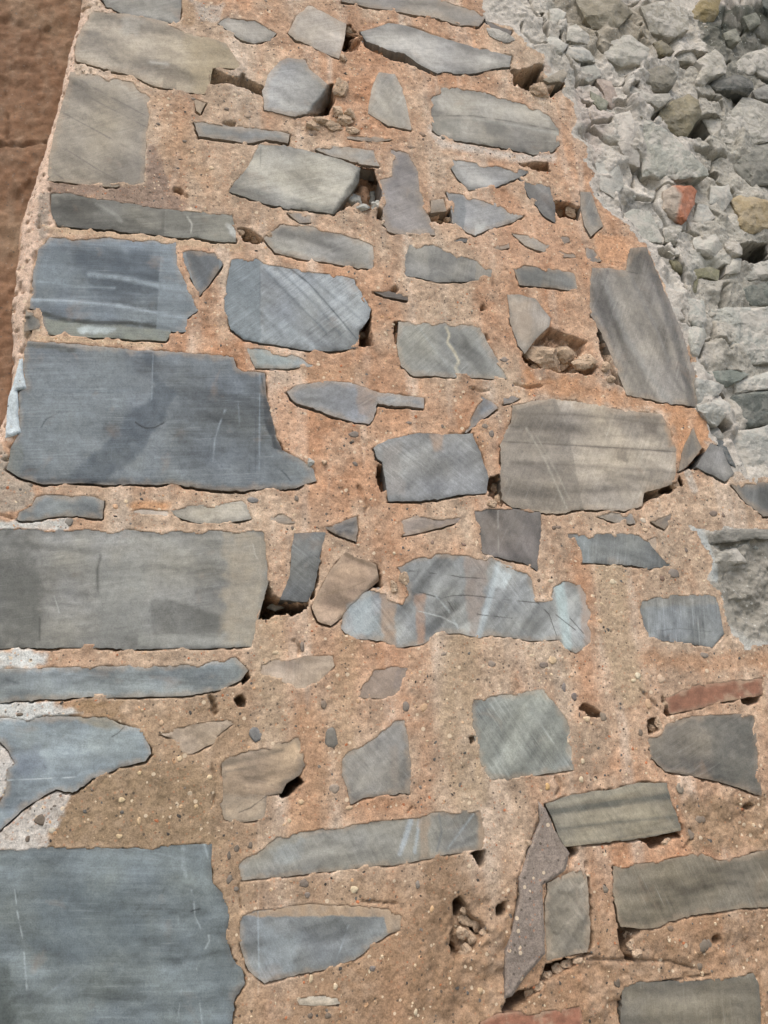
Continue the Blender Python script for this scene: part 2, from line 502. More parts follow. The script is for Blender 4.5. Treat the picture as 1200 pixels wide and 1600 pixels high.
S('997 937 1033 930 1100 927 1120 933 1127 967 1132 990 1113 1012 1080 1007 1053 1003 1010 1000 1003 967', (138,142,142), 82, .35, 84, 1.0, gap=.3)
S('737 1092 767 1087 800 1083 850 1077 873 1107 890 1137 893 1173 897 1203 867 1208 800 1218 763 1218 752 1197 743 1170 738 1133', (139,142,136), -58, .35, -58, 1.1, gap=.3)
S('1013 1155 1033 1143 1043 1130 1083 1118 1133 1115 1177 1118 1182 1150 1185 1200 1190 1243 1160 1233 1117 1220 1077 1212 1040 1205 1017 1185', (112,107,99), 8, .5, 25, .7, gap=.5)
S('853 1257 893 1242 960 1232 997 1223 1043 1223 1048 1247 1057 1267 1065 1297 1017 1307 960 1315 883 1323 873 1307 863 1277', (124,118,104), -10, .7, -55, .6, gap=.8, off=.006)
S('957 1353 1000 1350 1067 1338 1093 1333 1120 1343 1150 1340 1190 1330 1250 1325 1250 1416 1200 1417 1133 1422 1107 1427 1047 1438 1027 1450 1000 1452 970 1448 963 1433 958 1393', (122,115,101), -8, .35, -70, .6, gap=.7)
S('855 1380 877 1367 910 1355 918 1367 922 1417 923 1460 917 1487 880 1495 853 1502 852 1433', (132,126,115), -60, .3, -60, .6, gap=.6, rough=2.2)
S('973 1543 1000 1535 1067 1533 1133 1528 1177 1520 1185 1540 1187 1567 1188 1600 1190 1690 968 1690 970 1600', (130,124,111), -4, .3, 85, .6, gap=.5)
S('373 1352 380 1343 400 1333 433 1307 533 1290 587 1280 667 1272 733 1265 750 1265 753 1280 758 1327 700 1335 640 1347 580 1355 500 1363 417 1372 378 1375', (139,137,129), -12, .3, -62, .5, gap=.4)
S('376 1430 403 1422 483 1413 550 1415 600 1418 628 1432 628 1453 607 1460 580 1477 563 1495 543 1503 510 1515 467 1522 433 1530 413 1537 400 1527 388 1515 373 1467', (134,138,138), -12, .25, -60, .5, gap=.6)
S('347 1183 397 1172 467 1153 473 1173 475 1197 468 1210 448 1225 440 1240 417 1243 415 1277 393 1283 370 1287 350 1280 343 1257', (164,145,124), -12, .45, -12, .4, gap=.4)
S('617 1127 633 1123 638 1150 643 1200 640 1240 600 1243 567 1248 548 1257 542 1233 533 1210 533 1180 560 1163 600 1140', (134,131,125), -48, .3, -50, .6, gap=.3)
S('250 1147 277 1137 307 1130 363 1123 365 1130 340 1150 337 1162 300 1178 287 1177 267 1153', (165,149,131), -30, .4, gap=.4, rough=2.0)
S('582 455 607 455 637 462 638 470 600 463', (142,128,116), 8, .4, gap=.6)
S('800 365 833 368 860 383 850 395 820 383', (134,130,124), 20, .3, gap=.4)
S('915 387 925 388 940 408 918 412', (122,117,112), 45, .2, gap=.4)
S('703 377 720 370 733 372 730 379', (110,108,106), 0, .2, gap=.3)
S('770 385 795 380 796 387 775 392', (138,125,114), -8, .2, gap=.3)
S('448 332 470 333 487 336 486 348 468 349', (128,124,120), 10, .3, gap=.4)
S('463 1560 500 1555 527 1558 532 1568 500 1572 467 1570', (190,178,160), 0, .2, gap=.3)
S('302 153 322 160 313 178 307 173', (140,124,104), 60, .2, gap=.5)
S('40 483 67 497 63 513 37 518', (120,121,118), -30, .4, gap=.3, rough=2.2)
S('757 30 783 43 800 47 797 58 773 53', (128,120,112), 16, .4, gap=.5)
S('873 367 890 368 893 377 880 382', (138,126,115), 0, .2, gap=.3)
S('868 390 898 394 903 402 880 402', (146,132,120), 0, .2, gap=.2)
S('1020 1158 1020 1145 1035 1140 1042 1148 1030 1158', (120,108,98), 0, .2, gap=.3) if False else None
S('884 835 903 832 905 840 890 842', (134,126,118), 0, .2, gap=.3)
S('1010 845 1027 836 1026 860 1020 858', (196,178,160), 80, .2, gap=.1)
S('655 1035 680 1028 690 1030 672 1040', (196,178,158), -20, .2, gap=.1) if False else None
S('1090 1318 1108 1316 1106 1330 1094 1332', (134,124,112), 0, .2, gap=.4) if False else None
S('95 1245 98 1244 100 1248', (100,96,90), 0, .2, gap=.4) if False else None
# beyond the frame: what a step to the side would show
S('400 1640 560 1625 570 1720 410 1735', (140,138,130), 0, .4, gap=.5)
S('600 1665 780 1652 800 1780 610 1800', (134,132,126), 0, .4, gap=.5)
S('830 1710 1100 1690 1120 1830 840 1850', (142,144,142), 0, .3, gap=.5)
S('20 1740 330 1735 340 1960 20 1970', (130,128,122), 0, .4, gap=.5)
S('380 1790 560 1780 575 1930 395 1945', (150,142,128), 0, .4, gap=.5)
S('620 1850 800 1840 815 1990 630 2000', (128,132,134), 0, .4, gap=.5)
S('1230 1120 1420 1100 1430 1260 1240 1280', (132,130,124), 0, .4, gap=.5)
S('1260 1450 1520 1420 1540 1580 1270 1610', (140,138,132), 0, .4, gap=.5)
S('1240 1650 1480 1630 1500 1790 1250 1810', (126,128,128), 0, .4, gap=.5)
S('1470 1080 1700 1040 1720 1200 1480 1240', (146,140,130), 0, .4, gap=.5)
S('300 -130 520 -90 515 -30 310 -60', (146,142,134), 12, .4, gap=.5)
S('560 -140 740 -100 735 -50 570 -70', (134,130,124), 12, .4, gap=.5)
S('170 -190 280 -180 280 -70 160 -70', (140,136,128), 12, .4, gap=.5)

BRICKS = [
 (P('1040 1090 1083 1073 1133 1065 1190 1060 1192 1085 1160 1092 1120 1098 1087 1108 1047 1115'), (140,100,80), 'thin red brick bedded in the tan mortar'),
 (P('750 1598 780 1583 850 1578 905 1572 910 1585 910 1650 745 1650'), (146,102,82), 'red brick at the foot of the picture'),
]

# stains, veins, bands and scratches of the stones
MK = []
def K(kind, pts, w, soft, c, a):
    MK.append((kind, P(pts), w, soft, c, a))
K('p','290 50 375 70 380 150 310 150 300 100',0,24,(170,150,118),.6)
K('p','258 104 276 104 275 140 254 138',0,3,(132,119,103),.55)
K('p','150 18 185 22 175 40 145 34',0,9,(118,110,98),.5)
K('p','190 25 225 32 215 55 185 48',0,8,(180,172,160),.4)
K('l','235 97 262 100',5,5,(195,188,178),.5)
for s in ('112 118 170 150 232 183','105 132 160 163 228 198','100 177 165 212 228 247','103 233 150 263 187 284','76 265 100 280'):
    K('l',s,1.6,1.8,(112,102,94),.75)
K('p','90 310 150 314 160 325 140 336 95 334',0,10,(76,73,66),.75)
K('p','258 332 330 340 322 366 252 358',0,10,(88,84,76),.6)
K('l','95 342 180 350 255 363',7,6,(84,81,74),.6)
K('l','150 318 175 332 190 345',5,5,(160,156,146),.5)
K('p','258 320 375 330 375 385 256 372',0,1.5,(154,150,138),.30)
K('l','292 338 300 350 298 365',2,2,(190,184,172),.7)
K('p','354 350 370 350 372 372 360 366',0,4,(196,192,184),.8)
K('p','115 388 240 390 246 452 150 458 120 420',0,20,(74,82,89),.6)
K('p','55 400 110 385 110 450 55 455',0,18,(128,136,140),.4)
K('l','50 468 110 470 190 478 250 490 300 499',5,5,(172,179,183),.7)
K('l','140 428 200 436 250 447 297 453',7,6,(160,168,172),.65)
K('l','60 440 120 447 180 450',3,4,(150,158,162),.5)
K('p','70 497 150 508 250 512 292 520 262 536 75 527',0,4,(140,140,127),.8)
K('p','120 513 150 508 180 514 168 521 124 522',0,4,(188,193,190),.75)
K('l','60 488 100 499 150 505 200 504 250 511 290 521',7,4,(60,61,56),.85)
K('p','252 374 284 374 315 485 292 524 244 514',0,1.5,(142,149,153),.5)
K('p','342 398 407 398 407 548 342 535',0,1.5,(124,131,134),.75)
K('l','406 403 407 540',1.5,1.5,(110,114,116),.7)
K('l','448 415 483 443 527 493 557 529',2.6,2.2,(84,89,92),.85)
K('l','412 420 467 477 510 519',3,3,(104,109,112),.6)
K('l','430 416 495 478 535 525',3,4,(112,117,120),.5)
K('l','470 421 530 470 570 505',3,4,(122,126,128),.4)
K('p','410 480 450 505 490 540 410 532',0,14,(168,173,175),.4)
K('p','217 545 241 548 238 622 213 633 190 660 135 718 95 750 140 760 190 735 233 690 262 640 280 600 250 600',0,10,(76,83,90),.62)
K('p','45 560 205 560 200 630 130 705 60 740 35 700 40 610',0,34,(130,135,137),.7)
K('l','239 548 237 624',1.6,1.5,(150,157,162),.55)
K('l','407 826 406 1010',1.6,1.6,(176,166,150),.5)
K('l','405 1030 405 1090',1.6,1.6,(170,176,176),.5)
K('l','406 584 405 762',2,1.5,(146,154,160),.6)
K('l','400 584 399 762',2,1.5,(78,82,88),.5)
K('p','408 583 420 633 433 688 445 706 428 700 414 660',0,3,(58,60,62),.75)
K('l','45 539 80 542 115 547',9,7,(78,78,72),.7)
K('l','60 751 130 752 200 753',6,4,(60,64,68),.6)
K('l','352 640 342 665 335 690 333 720',2.2,2,(160,167,172),.55)
K('l','366 592 372 620 374 665',1.6,2,(150,157,162),.4)
K('l','212 660 222 667 230 669 242 668 257 660',2.2,1.2,(48,48,48),.9)
K('l','64 668 72 655 90 646',1.6,1.2,(60,62,62),.7)
K('l','30 702 38 712 37 722',3,2,(66,66,62),.7)
K('p','10 690 35 690 38 720 30 745 8 735',0,4,(122,124,118),.6)
K('l','70 610 160 612 220 608',3,4,(122,130,136),.3)
K('l','431 727 445 740 455 752',1.6,1.5,(66,70,74),.7)
K('p','-60 826 45 828 62 870 60 1014 -60 1014',0,22,(98,96,90),.65)
K('l','0 850 70 854 150 862',9,9,(88,86,80),.55)
K('p','10 895 60 900 58 990 10 985',0,16,(108,106,99),.5)
K('p','235 938 262 936 300 946 350 965 354 985 351 994 238 994',0,6,(100,98,92),.65)
K('p','140 880 230 870 235 1005 150 1005',0,25,(142,140,133),.5)
K('p','215 990 395 990 393 1008 215 1010',0,3,(152,149,140),.5)
K('p','358 826 425 832 415 940 398 1012 345 1012 350 900',0,18,(172,157,136),.65)
K('l','157 868 152 890 153 925',5,4,(92,90,84),.7)
K('l','62 965 62 1010',2.6,1.5,(80,78,72),.7)
K('l','85 932 93 958',1.6,1.5,(186,184,176),.7)
K('l','395 850 399 868 406 880',2,1.5,(196,186,172),.7)
K('p','-60 1045 30 1045 20 1075 -60 1080',0,20,(104,106,106),.6)
K('l','10 1062 28 1068',5,4,(84,86,88),.7)
K('p','300 1040 340 1034 345 1050 290 1056',0,8,(112,118,118),.4)
K('l','12 1219 60 1217 116 1214',1.8,1.4,(196,200,200),.9)
K('p','115 1116 200 1124 190 1138 130 1132',0,9,(156,144,122),.6)
K('l','175 1151 184 1146 194 1136',1.6,1.2,(70,70,66),.85)
K('p','18 1180 60 1170 70 1200 25 1215',0,14,(126,132,142),.5)
K('l','23 1390 27 1425 36 1470 42 1545',2,1.8,(182,187,186),.6)
K('l','299 1390 303 1410 305 1432 314 1452',2.2,2,(172,178,178),.6)
K('l','326 1462 327 1470 321 1482',2.2,2,(180,185,184),.6)
K('l','307 1512 311 1560 316 1600',1.8,1.6,(172,178,178),.6)
K('l','284 1545 277 1598',1.6,1.6,(166,172,172),.5)
K('l','286 1324 286 1350 290 1368',6,4,(168,174,172),.55)
K('l','319 1319 325 1340',3,2,(176,182,180),.6)
K('l','228 1330 300 1344',2.4,2,(160,166,166),.5)
K('l','70 1556 130 1514',4,5,(142,148,150),.45)
K('l','298 1424 312 1420',2.2,1.4,(50,50,50),.8)
K('p','-60 1500 14 1500 22 1560 18 1700 -60 1700',0,16,(76,80,76),.6)
K('p','60 1375 190 1380 240 1470 130 1500 60 1460',0,40,(104,112,115),.5)
K('p','100 1330 320 1325 325 1360 120 1370',0,20,(134,141,142),.45)
K('p','40 1450 110 1480 110 1495 40 1480',0,12,(94,101,104),.45)
K('l','945 440 975 520 1010 580 1047 630',9,9,(150,146,140),.5)
K('l','985 430 1022 505 1046 565',5,7,(146,141,135),.45)
K('l','1013 395 1040 480 1065 560 1082 632',13,6,(86,83,80),.65)
K('l','1035 440 1062 510 1086 585',8,4,(128,123,119),.5)
K('l','978 424 1035 434',1.5,1.2,(80,76,72),.7)
K('l','697 511 702 523 699 535 710 550 717 565 712 575 718 589',4.2,2,(196,184,160),.9)
K('l','655 512 712 588',3,3,(160,160,154),.5)
K('l','790 645 900 648 1050 664',4,4,(108,98,87),.5)
K('l','785 690 880 695 970 700 1057 706',2.4,2.4,(102,92,82),.75)
K('l','800 722 920 728 1055 738',5,5,(116,106,95),.45)
K('l','800 765 900 768 1000 766',4,5,(118,108,97),.35)
K('p','780 650 868 622 890 680 912 800 780 795',0,2.5,(118,109,99),.45)
K('l','822 668 850 715 886 795',3,2.6,(182,172,156),.6)
K('l','838 680 868 735 890 780',2,2.4,(176,166,150),.5)
K('l','992 690 1010 745',9,7,(170,158,142),.4)
K('p','1005 660 1028 662 1025 678 1008 676',0,5,(108,98,88),.6)
K('p','962 702 978 704 980 722 964 718',0,4,(116,105,94),.5)
K('p','1040 648 1056 680 1058 700 1044 700',0,6,(176,140,108),.6)
K('p','593 914 618 922 618 1012 598 1004',0,5,(172,146,124),.75)
K('p','648 930 664 928 664 1006 652 1008',0,4,(178,140,114),.6)
K('p','726 862 768 868 746 998 733 992',0,6,(162,144,131),.6)
K('l','778 882 766 930 748 994',9,5,(188,193,193),.7)
K('p','776 884 800 900 790 920 772 915',0,5,(208,212,210),.7)
K('l','873 912 880 955 886 1010',15,7,(188,202,199),.65)
K('p','904 908 926 930 928 1005 912 1010',0,7,(172,150,134),.7)
K('p','545 940 580 925 590 985 550 990',0,10,(172,180,180),.5)
for s in ('655 925 690 935 705 931 730 930 750 932 800 938 842 942','640 892 700 898 720 902 760 904','700 940 712 960','838 940 858 960 872 1000','868 960 900 985','890 965 912 990','747 960 800 966'):
    K('l',s,1.4,1.0,(66,62,58),.9)
K('l','655 955 690 964 714 976',2,1.5,(192,192,186),.7)
K('l','680 930 700 952 716 982',2.4,1.6,(186,188,184),.6)
K('l','778 798 779 866',2,1.5,(170,162,152),.6)
K('p','790 802 840 806 836 840 790 836',0,14,(104,98,93),.5)
K('l','625 1335 642 1282',7,4,(186,192,196),.6)
K('l','648 1332 656 1282',5,3,(180,187,190),.6)
K('p','655 1268 672 1266 668 1340 655 1342',0,5,(168,146,124),.6)
K('l','686 1272 690 1300 683 1330',3,2.5,(112,115,115),.6)
K('l','740 1272 700 1325',3,3,(168,173,174),.5)
K('p','744 1264 760 1264 760 1330 746 1328',0,6,(176,148,122),.7)
K('p','430 1320 470 1312 470 1345 420 1352',0,14,(166,170,170),.4)
K('p','374 1428 483 1411 600 1416 630 1430 630 1456 606 1458 600 1433 500 1431 403 1433',0,2.5,(180,152,124),.8)
K('l','403 1424 405 1534',2,1.5,(172,178,180),.6)
K('l','544 1448 526 1500',2,2,(184,190,192),.6)
K('p','410 1445 470 1470 450 1520 410 1530',0,18,(162,168,170),.4)
K('p','744 400 775 410 772 440 742 442',0,2,(162,150,134),.6)
K('p','670 385 712 395 705 436 672 434',0,8,(114,112,108),.5)
K('l','672 181 740 181 800 190 872 204',1.8,1.5,(92,86,78),.75)
K('l','740 186 800 195 872 209',4,3,(180,175,164),.5)
K('p','755 188 795 192 800 218 760 214',0,10,(112,108,101),.6)
K('p','680 185 720 187 715 210 685 204',0,9,(130,127,118),.4)
K('p','555 598 590 610 584 655 560 648',0,5,(158,134,116),.55)
K('p','672 676 692 676 690 704 676 706',0,6,(176,146,122),.6)
K('p','600 700 625 690 630 770 605 775',0,10,(152,140,130),.4)
K('l','860 1269 950 1257 1045 1244',10,5,(88,88,82),.65)
K('l','870 1296 950 1286 1055 1276',4,4,(96,95,88),.5)
K('l','860 1258 930 1244 1000 1232',6,5,(160,152,134),.5)
K('l','880 1322 970 1311 1060 1296',4,3,(168,152,128),.6)
K('l','350 1193 395 1184 440 1172',9,7,(108,97,83),.6)
K('l','352 1206 400 1198',4,4,(116,104,90),.5)
K('p','345 1240 415 1245 415 1285 350 1285',0,6,(172,155,135),.5)
K('l','417 1243 392 1262 372 1270',1.6,1.2,(84,74,64),.8)
K('p','1100 1120 1180 1125 1188 1230 1120 1215',0,20,(92,92,86),.5)
K('p','1016 1150 1060 1140 1060 1200 1020 1185',0,14,(132,122,108),.4)
K('p','997 930 1120 925 1120 945 1000 950',0,8,(156,146,130),.4)
K('l','1008 988 1060 982 1120 988',1.5,1.5,(100,102,100),.6)
K('l','540 866 588 886',7,4,(112,92,72),.7)
K('l','500 930 545 920 570 908',4,4,(140,118,96),.5)
K('l','408 228 407 260',1.6,1.2,(120,118,112),.6)
K('l','400 300 470 315 515 325',6,6,(128,126,118),.5)
K('p','697 298 722 300 728 330 724 362 708 348 703 320',0,2,(118,120,121),.6)
K('p','742 352 760 350 752 370 740 370',0,4,(200,196,188),.6)
K('p','843 414 850 415 845 450 812 446 806 420',0,2,(118,118,115),.4)
K('p','793 470 830 470 830 540 800 520',0,12,(176,152,128),.4)
K('p','420 820 460 812 440 822',0,3,(180,160,140),.4)
K('p','580 1040 622 1040 610 1092 557 1090',0,5,(164,142,124),.6)
K('p','897 836 920 834 925 880 905 880',0,5,(150,156,156),.4)
K('p','610 1165 622 1160 625 1245 612 1245',0,6,(150,138,126),.6)

# colour of the mortar
MM = []
def KM(kind, pts, w, soft, c, a):
    c = tuple(v * .84 + w_ * .16 for v, w_ in zip(c, (198, 168, 140)))
    MM.append((kind, P(pts), w, soft, c, a))
KM('p','560 1380 700 1400 1300 1380 1300 1800 300 1800 420 1560',0,120,(156,122,93),.76)  # browner lower mortar, also darkened to imitate light falling off downwards
KM('p','-80 1090 250 1100 400 1060 400 1640 -80 1640',0,60,(164,134,105),.7)  # tan mortar at lower left, with painted light falloff
KM('p','75 1325 100 1258 150 1213 240 1183 310 1196 352 1230 330 1270 350 1325',0,34,(144,120,93),.75)  # ochre mortar, made darker still for the light falloff
KM('p','110 1093 195 1093 188 1120 118 1120',0,10,(146,116,84),.75)
KM('l','408 400 406 900 404 1560',2.0,2.0,(214,190,166),.5)
KM('p','820 580 1100 640 1110 690 1060 720 1050 650 940 628 830 612',0,16,(198,140,98),.6)
KM('l','622 640 630 760 618 900',46,44,(196,142,106),.5)
KM('l','610 1000 630 1130',40,30,(186,128,92),.5)
KM('l','655 1010 668 1180 660 1262',28,26,(180,132,100),.45)
KM('l','440 630 455 690',50,34,(208,158,124),.6)
KM('l','905 880 912 1000 918 1110',34,34,(186,130,94),.5)
KM('l','955 880 962 980 985 1080',46,16,(184,158,130),.8)
KM('l','722 1010 715 1120 735 1240',58,22,(180,154,126),.7)
KM('l','425 960 418 1030 430 1140',40,20,(176,150,122),.6)
KM('l','545 1005 535 1090 540 1180',36,20,(182,150,118),.5)
KM('l','480 1130 500 1240 470 1300',60,30,(184,142,108),.5)
KM('l','560 1250 640 1262',24,16,(190,138,102),.5)
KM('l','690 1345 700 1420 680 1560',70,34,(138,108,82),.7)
KM('l','460 1390 560 1400',40,20,(160,132,106),.6)
KM('l','1010 1030 1110 1035 1210 1030',26,18,(184,134,98),.5)
KM('p','900 1130 935 1120 960 1130 950 1200 905 1205 890 1150',0,10,(166,142,120),.6)
KM('p','1060 1250 1200 1245 1210 1330 1080 1330',0,20,(152,123,96),.8)  # brown mortar at lower right, painted falloff of light included
KM('p','-80 1015 60 1015 78 1024 72 1043 -80 1047',0,9,(212,212,208),.95)
KM('p','-80 1095 60 1094 100 1105 128 1114 100 1123 -80 1125',0,9,(214,214,210),.95)
KM('p','-80 1140 5 1160 24 1190 13 1240 -80 1262',0,3,(212,206,200),.95)
KM('p','-80 1320 0 1297 60 1250 87 1233 114 1240 100 1265 78 1300 66 1334 -80 1336',0,10,(204,196,188),.95)
KM('p','-30 813 60 812 105 808 104 826 -30 828',0,6,(208,206,200),.9)
KM('p','80 1200 105 1245 95 1260',0,8,(186,170,158),.4)
KM('p','73 283 228 292 229 222 240 226 262 270 266 300 315 325 262 331 200 318 78 302',0,5,(142,119,105),.85)
KM('p','-80 660 0 690 20 735 50 757 53 785 30 800 -80 806',0,4,(172,156,140),.9)
KM('l','675 203 693 224 740 232 800 246 862 246',13,10,(208,198,188),.7)
KM('l','690 250 750 243 800 250',9,10,(204,180,160),.5)
KM('p','125 0 135 30 118 95 100 147 90 187 75 250 78 300 87 352 65 380 56 392 50 435 43 470 35 500 40 535 34 575 26 612 20 690 -80 690 -80 660 0 640 12 560 15 470 25 400 38 315 53 267 73 207 93 133 103 80 117 37',0,4,(222,190,168),.9)
KM('p','62 300 77 300 77 340 72 372 62 375 56 350',0,4,(150,138,126),.7)
KM('p','700 300 860 330 900 420 860 420 740 400',0,40,(206,160,130),.5)
KM('p','130 150 280 150 330 290 250 240 240 170',0,30,(196,152,116),.4)
KM('p','60 350 380 380 380 392 90 365',0,4,(198,168,138),.7)
KM('l','60 528 160 534 250 540',7,4,(206,176,144),.7)
KM('p','420 0 540 0 560 30 480 20 430 40',0,24,(182,146,118),.5)
KM('p','300 0 350 10 345 35 310 30',0,7,(182,172,162),.7)
KM('p','282 0 305 10 305 38 284 38',0,6,(164,134,106),.7)
KM('l','540 150 560 180',30,16,(196,160,134),.5)
KM('l','430 560 500 585 560 580',24,20,(186,148,116),.4)
KM('l','210 790 260 790',14,10,(190,134,90),.7)
KM('p','690 700 760 640 780 680 770 740',0,24,(206,162,128),.4)
KM('p','1100 690 1150 690 1215 742 1150 752',0,4,(206,192,178),.5)
KM('l','1075 738 1085 765',12,4,(196,182,168),.8)
KM('p','925 365 985 365 985 400 970 420 940 405',0,10,(222,162,120),.6)
# colour of the broken core
RM = []
def KR(kind, pts, w, soft, c, a):
    RM.append((kind, P(pts), w, soft, c, a))
KR('p','880 -40 1075 -40 1075 40 1000 60 930 70 900 40',0,24,(150,137,118),.75)
KR('p','1128 -40 1260 -60 1260 75 1170 82 1150 95 1136 100 1126 85 1132 50',0,8,(78,78,68),.9)
KR('p','1100 60 1180 20 1700 -60 1700 700 1200 740 1120 560 1090 420 1130 250',0,90,(158,150,137),.75)  # darker albedo stands in for shading towards the upper right
KR('p','900 120 965 130 962 180 930 260 905 190',0,14,(184,166,154),.6)
KR('p','760 60 850 90 860 110 800 105',0,10,(184,156,136),.6)
KR('p','1090 835 1260 820 1260 1010 1180 1010 1140 985 1112 900',0,12,(146,138,126),.9)
KR('l','1090 828 1105 862 1118 900',16,7,(186,184,178),.8)
KR('l','1140 985 1170 1008 1260 1012',14,8,(190,184,174),.8)
KR('p','985 300 1032 305 1030 335 990 330',0,8,(140,136,130),.7)
KR('p','1100 360 1160 380 1130 420 1085 415',0,14,(186,180,168),.5)

RUB = [P('757 -400 757 0 752 22 800 45 815 70 848 88 846 104 880 130 892 156 905 186 900 212 920 245 917 263 933 307 947 327 977 343 987 363 1010 380 1035 440 1060 507 1087 580 1089 635 1106 662 1112 690 1130 700 1147 738 1175 752 1215 748 1700 640 1700 -400'),
       P('1085 825 1105 858 1112 900 1130 960 1142 985 1170 1009 1215 1018 1500 1000 1500 800 1215 824')]
JAMB = P('140 -500 125 0 117 37 103 80 93 133 73 207 53 267 38 315 29 345 22 400 16 465 15 510 17 540 12 597 5 637 -25 720 -60 800 -160 1100 -330 1700 -500 2200')

HOLES = []
def H(pts, depth):
    HOLES.append((P(pts), depth))
H('333 110 372 121 378 108 385 125 412 135 412 148 395 143 380 134 350 129 330 130', .035)
H('513 130 520 133 521 160 513 178 495 182 484 179 500 160', .09)
H('540 40 548 38 558 55 550 62 560 62 558 75 540 82 535 78', .06)
H('561 54 575 67 600 77 633 85 660 105 683 117 670 114 640 100 610 90 575 74', .035)
H('799 112 820 106 848 102 846 117 850 126 833 136 827 143 816 136 803 132', .14)
H('857 141 880 130 876 138 862 150', .09)
H('668 334 700 332 706 322 709 350 690 347 672 345', .07)
H('540 288 562 262 585 265 595 300 590 322 575 325 560 312 545 322 522 332', .045)
H('590 325 599 330 598 343 590 340', .06)
H('579 484 581 496 577 515 582 538 570 543 561 541 562 518', .07)
H('819 556 837 530 860 513 887 523 917 533 910 560 933 573 927 582 867 580 830 575', .026)
H('819 556 828 546 836 552 832 566 824 566', .07)
H('935 515 944 530 960 580 974 604 963 598 945 560', .05)
H('1006 771 1035 760 1057 752 1062 744 1068 757 1045 771 1020 776 1008 784', .05)
H('1072 732 1098 702 1101 708 1088 732', .08)
H('588 720 600 728 602 760 597 767 591 745', .035)
H('764 750 780 743 787 767 783 793 773 780 760 777', .04)
H('419 912 425 930 437 938 482 941 478 950 455 959 430 956 415 966 404 966 413 940', .09)
H('490 920 497 888 501 900 488 936 480 942', .06)
H('590 890 601 918 590 920 576 908', .07)
H('466 1208 472 1222 452 1244 440 1244 448 1226', .08)
H('386 1047 393 1058 380 1068 376 1062', .06)
H('366 1093 378 1084 387 1093 384 1103 372 1104', .04)
H('325 1086 334 1090 340 1112 336 1120 330 1105', .02)
H('736 1333 758 1329 757 1345 752 1354 744 1343', .07)
H('710 1412 718 1404 735 1425 760 1450 767 1458 752 1472 735 1492 715 1502 706 1480 711 1440', .014)
H('710 1408 718 1404 728 1418 720 1430 711 1428', .04)
H('742 1446 760 1456 754 1464 744 1456', .03)
H('706 1476 716 1478 718 1490 708 1492', .03)
H('778 1418 788 1412 789 1428 780 1432', .06)
H('1160 1092 1186 1089 1183 1097 1172 1101 1162 1098', .05)
H('1012 1126 1022 1120 1033 1130 1031 1143 1015 1146', .03)
H('1036 1088 1047 1117 1039 1114', .03)
H('1005 1312 1060 1302 1063 1309 1045 1311 1040 1319 1028 1323 1018 1326', .05)
H('884 1325 900 1325 905 1332 893 1341', .04)
H('919 1368 926 1450 929 1470 922 1487 917 1470', .05)
H('968 1450 1000 1455 990 1466 985 1490 1000 1501 985 1501 971 1480', .045)
H('855 1508 915 1491 926 1490 900 1510 870 1528 846 1534', .05)
H('905 1108 912 1103 930 1110 941 1118 925 1119', .035)
H('862 320 870 313 905 325 906 345 890 341 875 339', .05)
H('805 254 855 255 858 268 840 266 815 259', .035)
H('368 355 385 354 412 375 400 381 380 379', .05)
H('270 289 286 298 282 304 270 299', .02)
H('616 505 622 505 622 535 618 546', .035)
H('786 1580 795 1555 830 1545 850 1535 842 1548 800 1584', .04)
H('1095 1218 1100 1212 1106 1218 1100 1224', .02)
H('1160 1262 1172 1254 1182 1258 1176 1266 1164 1268', .02)
H('1118 1468 1124 1462 1128 1470 1120 1476', .02)
H('747 478 757 475 760 483 750 486', .015)
H('757 520 763 520 764 530 758 532', .015)
H('735 1152 742 1152 742 1162 736 1162', .02)
H('610 456 618 447 621 452 618 460', .02)
H('352 190 366 192 366 196 350 194', .012)
H('1120 664 1132 656 1140 662 1142 672 1130 672', .04)
# the hollows of the broken core
H('1088 148 1104 140 1136 144 1160 149 1152 166 1128 184 1100 182 1094 166', .16)
H('1084 46 1116 34 1130 46 1128 56 1100 66 1088 68', .12)
H('1160 370 1198 358 1230 352 1230 402 1190 391 1174 387', .12)
H('1056 366 1064 372 1072 402 1082 420 1080 452 1075 452 1076 424 1066 404', .05)
H('1104 474 1110 474 1107 496 1110 520 1100 552 1094 560 1102 520 1101 496', .07)
H('1096 250 1112 262 1110 272 1100 262', .05)
H('1076 286 1090 284 1096 296 1088 300', .05)
H('1140 232 1152 236 1148 252 1138 246', .07)
H('1134 112 1150 110 1156 118 1138 120', .07)
H('1150 396 1160 404 1152 412 1144 404', .06)
H('1186 282 1200 286 1240 290 1240 306 1200 306 1188 296', .1)
H('1136 476 1180 480 1178 484 1136 482', .05)
H('1040 150 1050 152 1034 170 1028 168', .07)
H('962 60 972 54 978 66 968 72', .05)
H('920 84 934 94 930 104 918 98', .05)
H('1150 568 1172 572 1176 582 1156 580', .07)
H('1108 640 1112 664 1106 656', .04)
H('994 122 1008 112 1010 122 1000 132', .06)
H('1000 226 1004 226 1005 276 1000 276', .05)
H('1046 84 1056 92 1054 100 1044 96', .05)
H('884 20 890 14 884 62 878 60', .05)
H('853 0 858 0 860 50 856 52', .05)
H('1140 606 1148 612 1138 624 1132 620', .06)
H('924 150 932 148 930 156 922 156', .05)

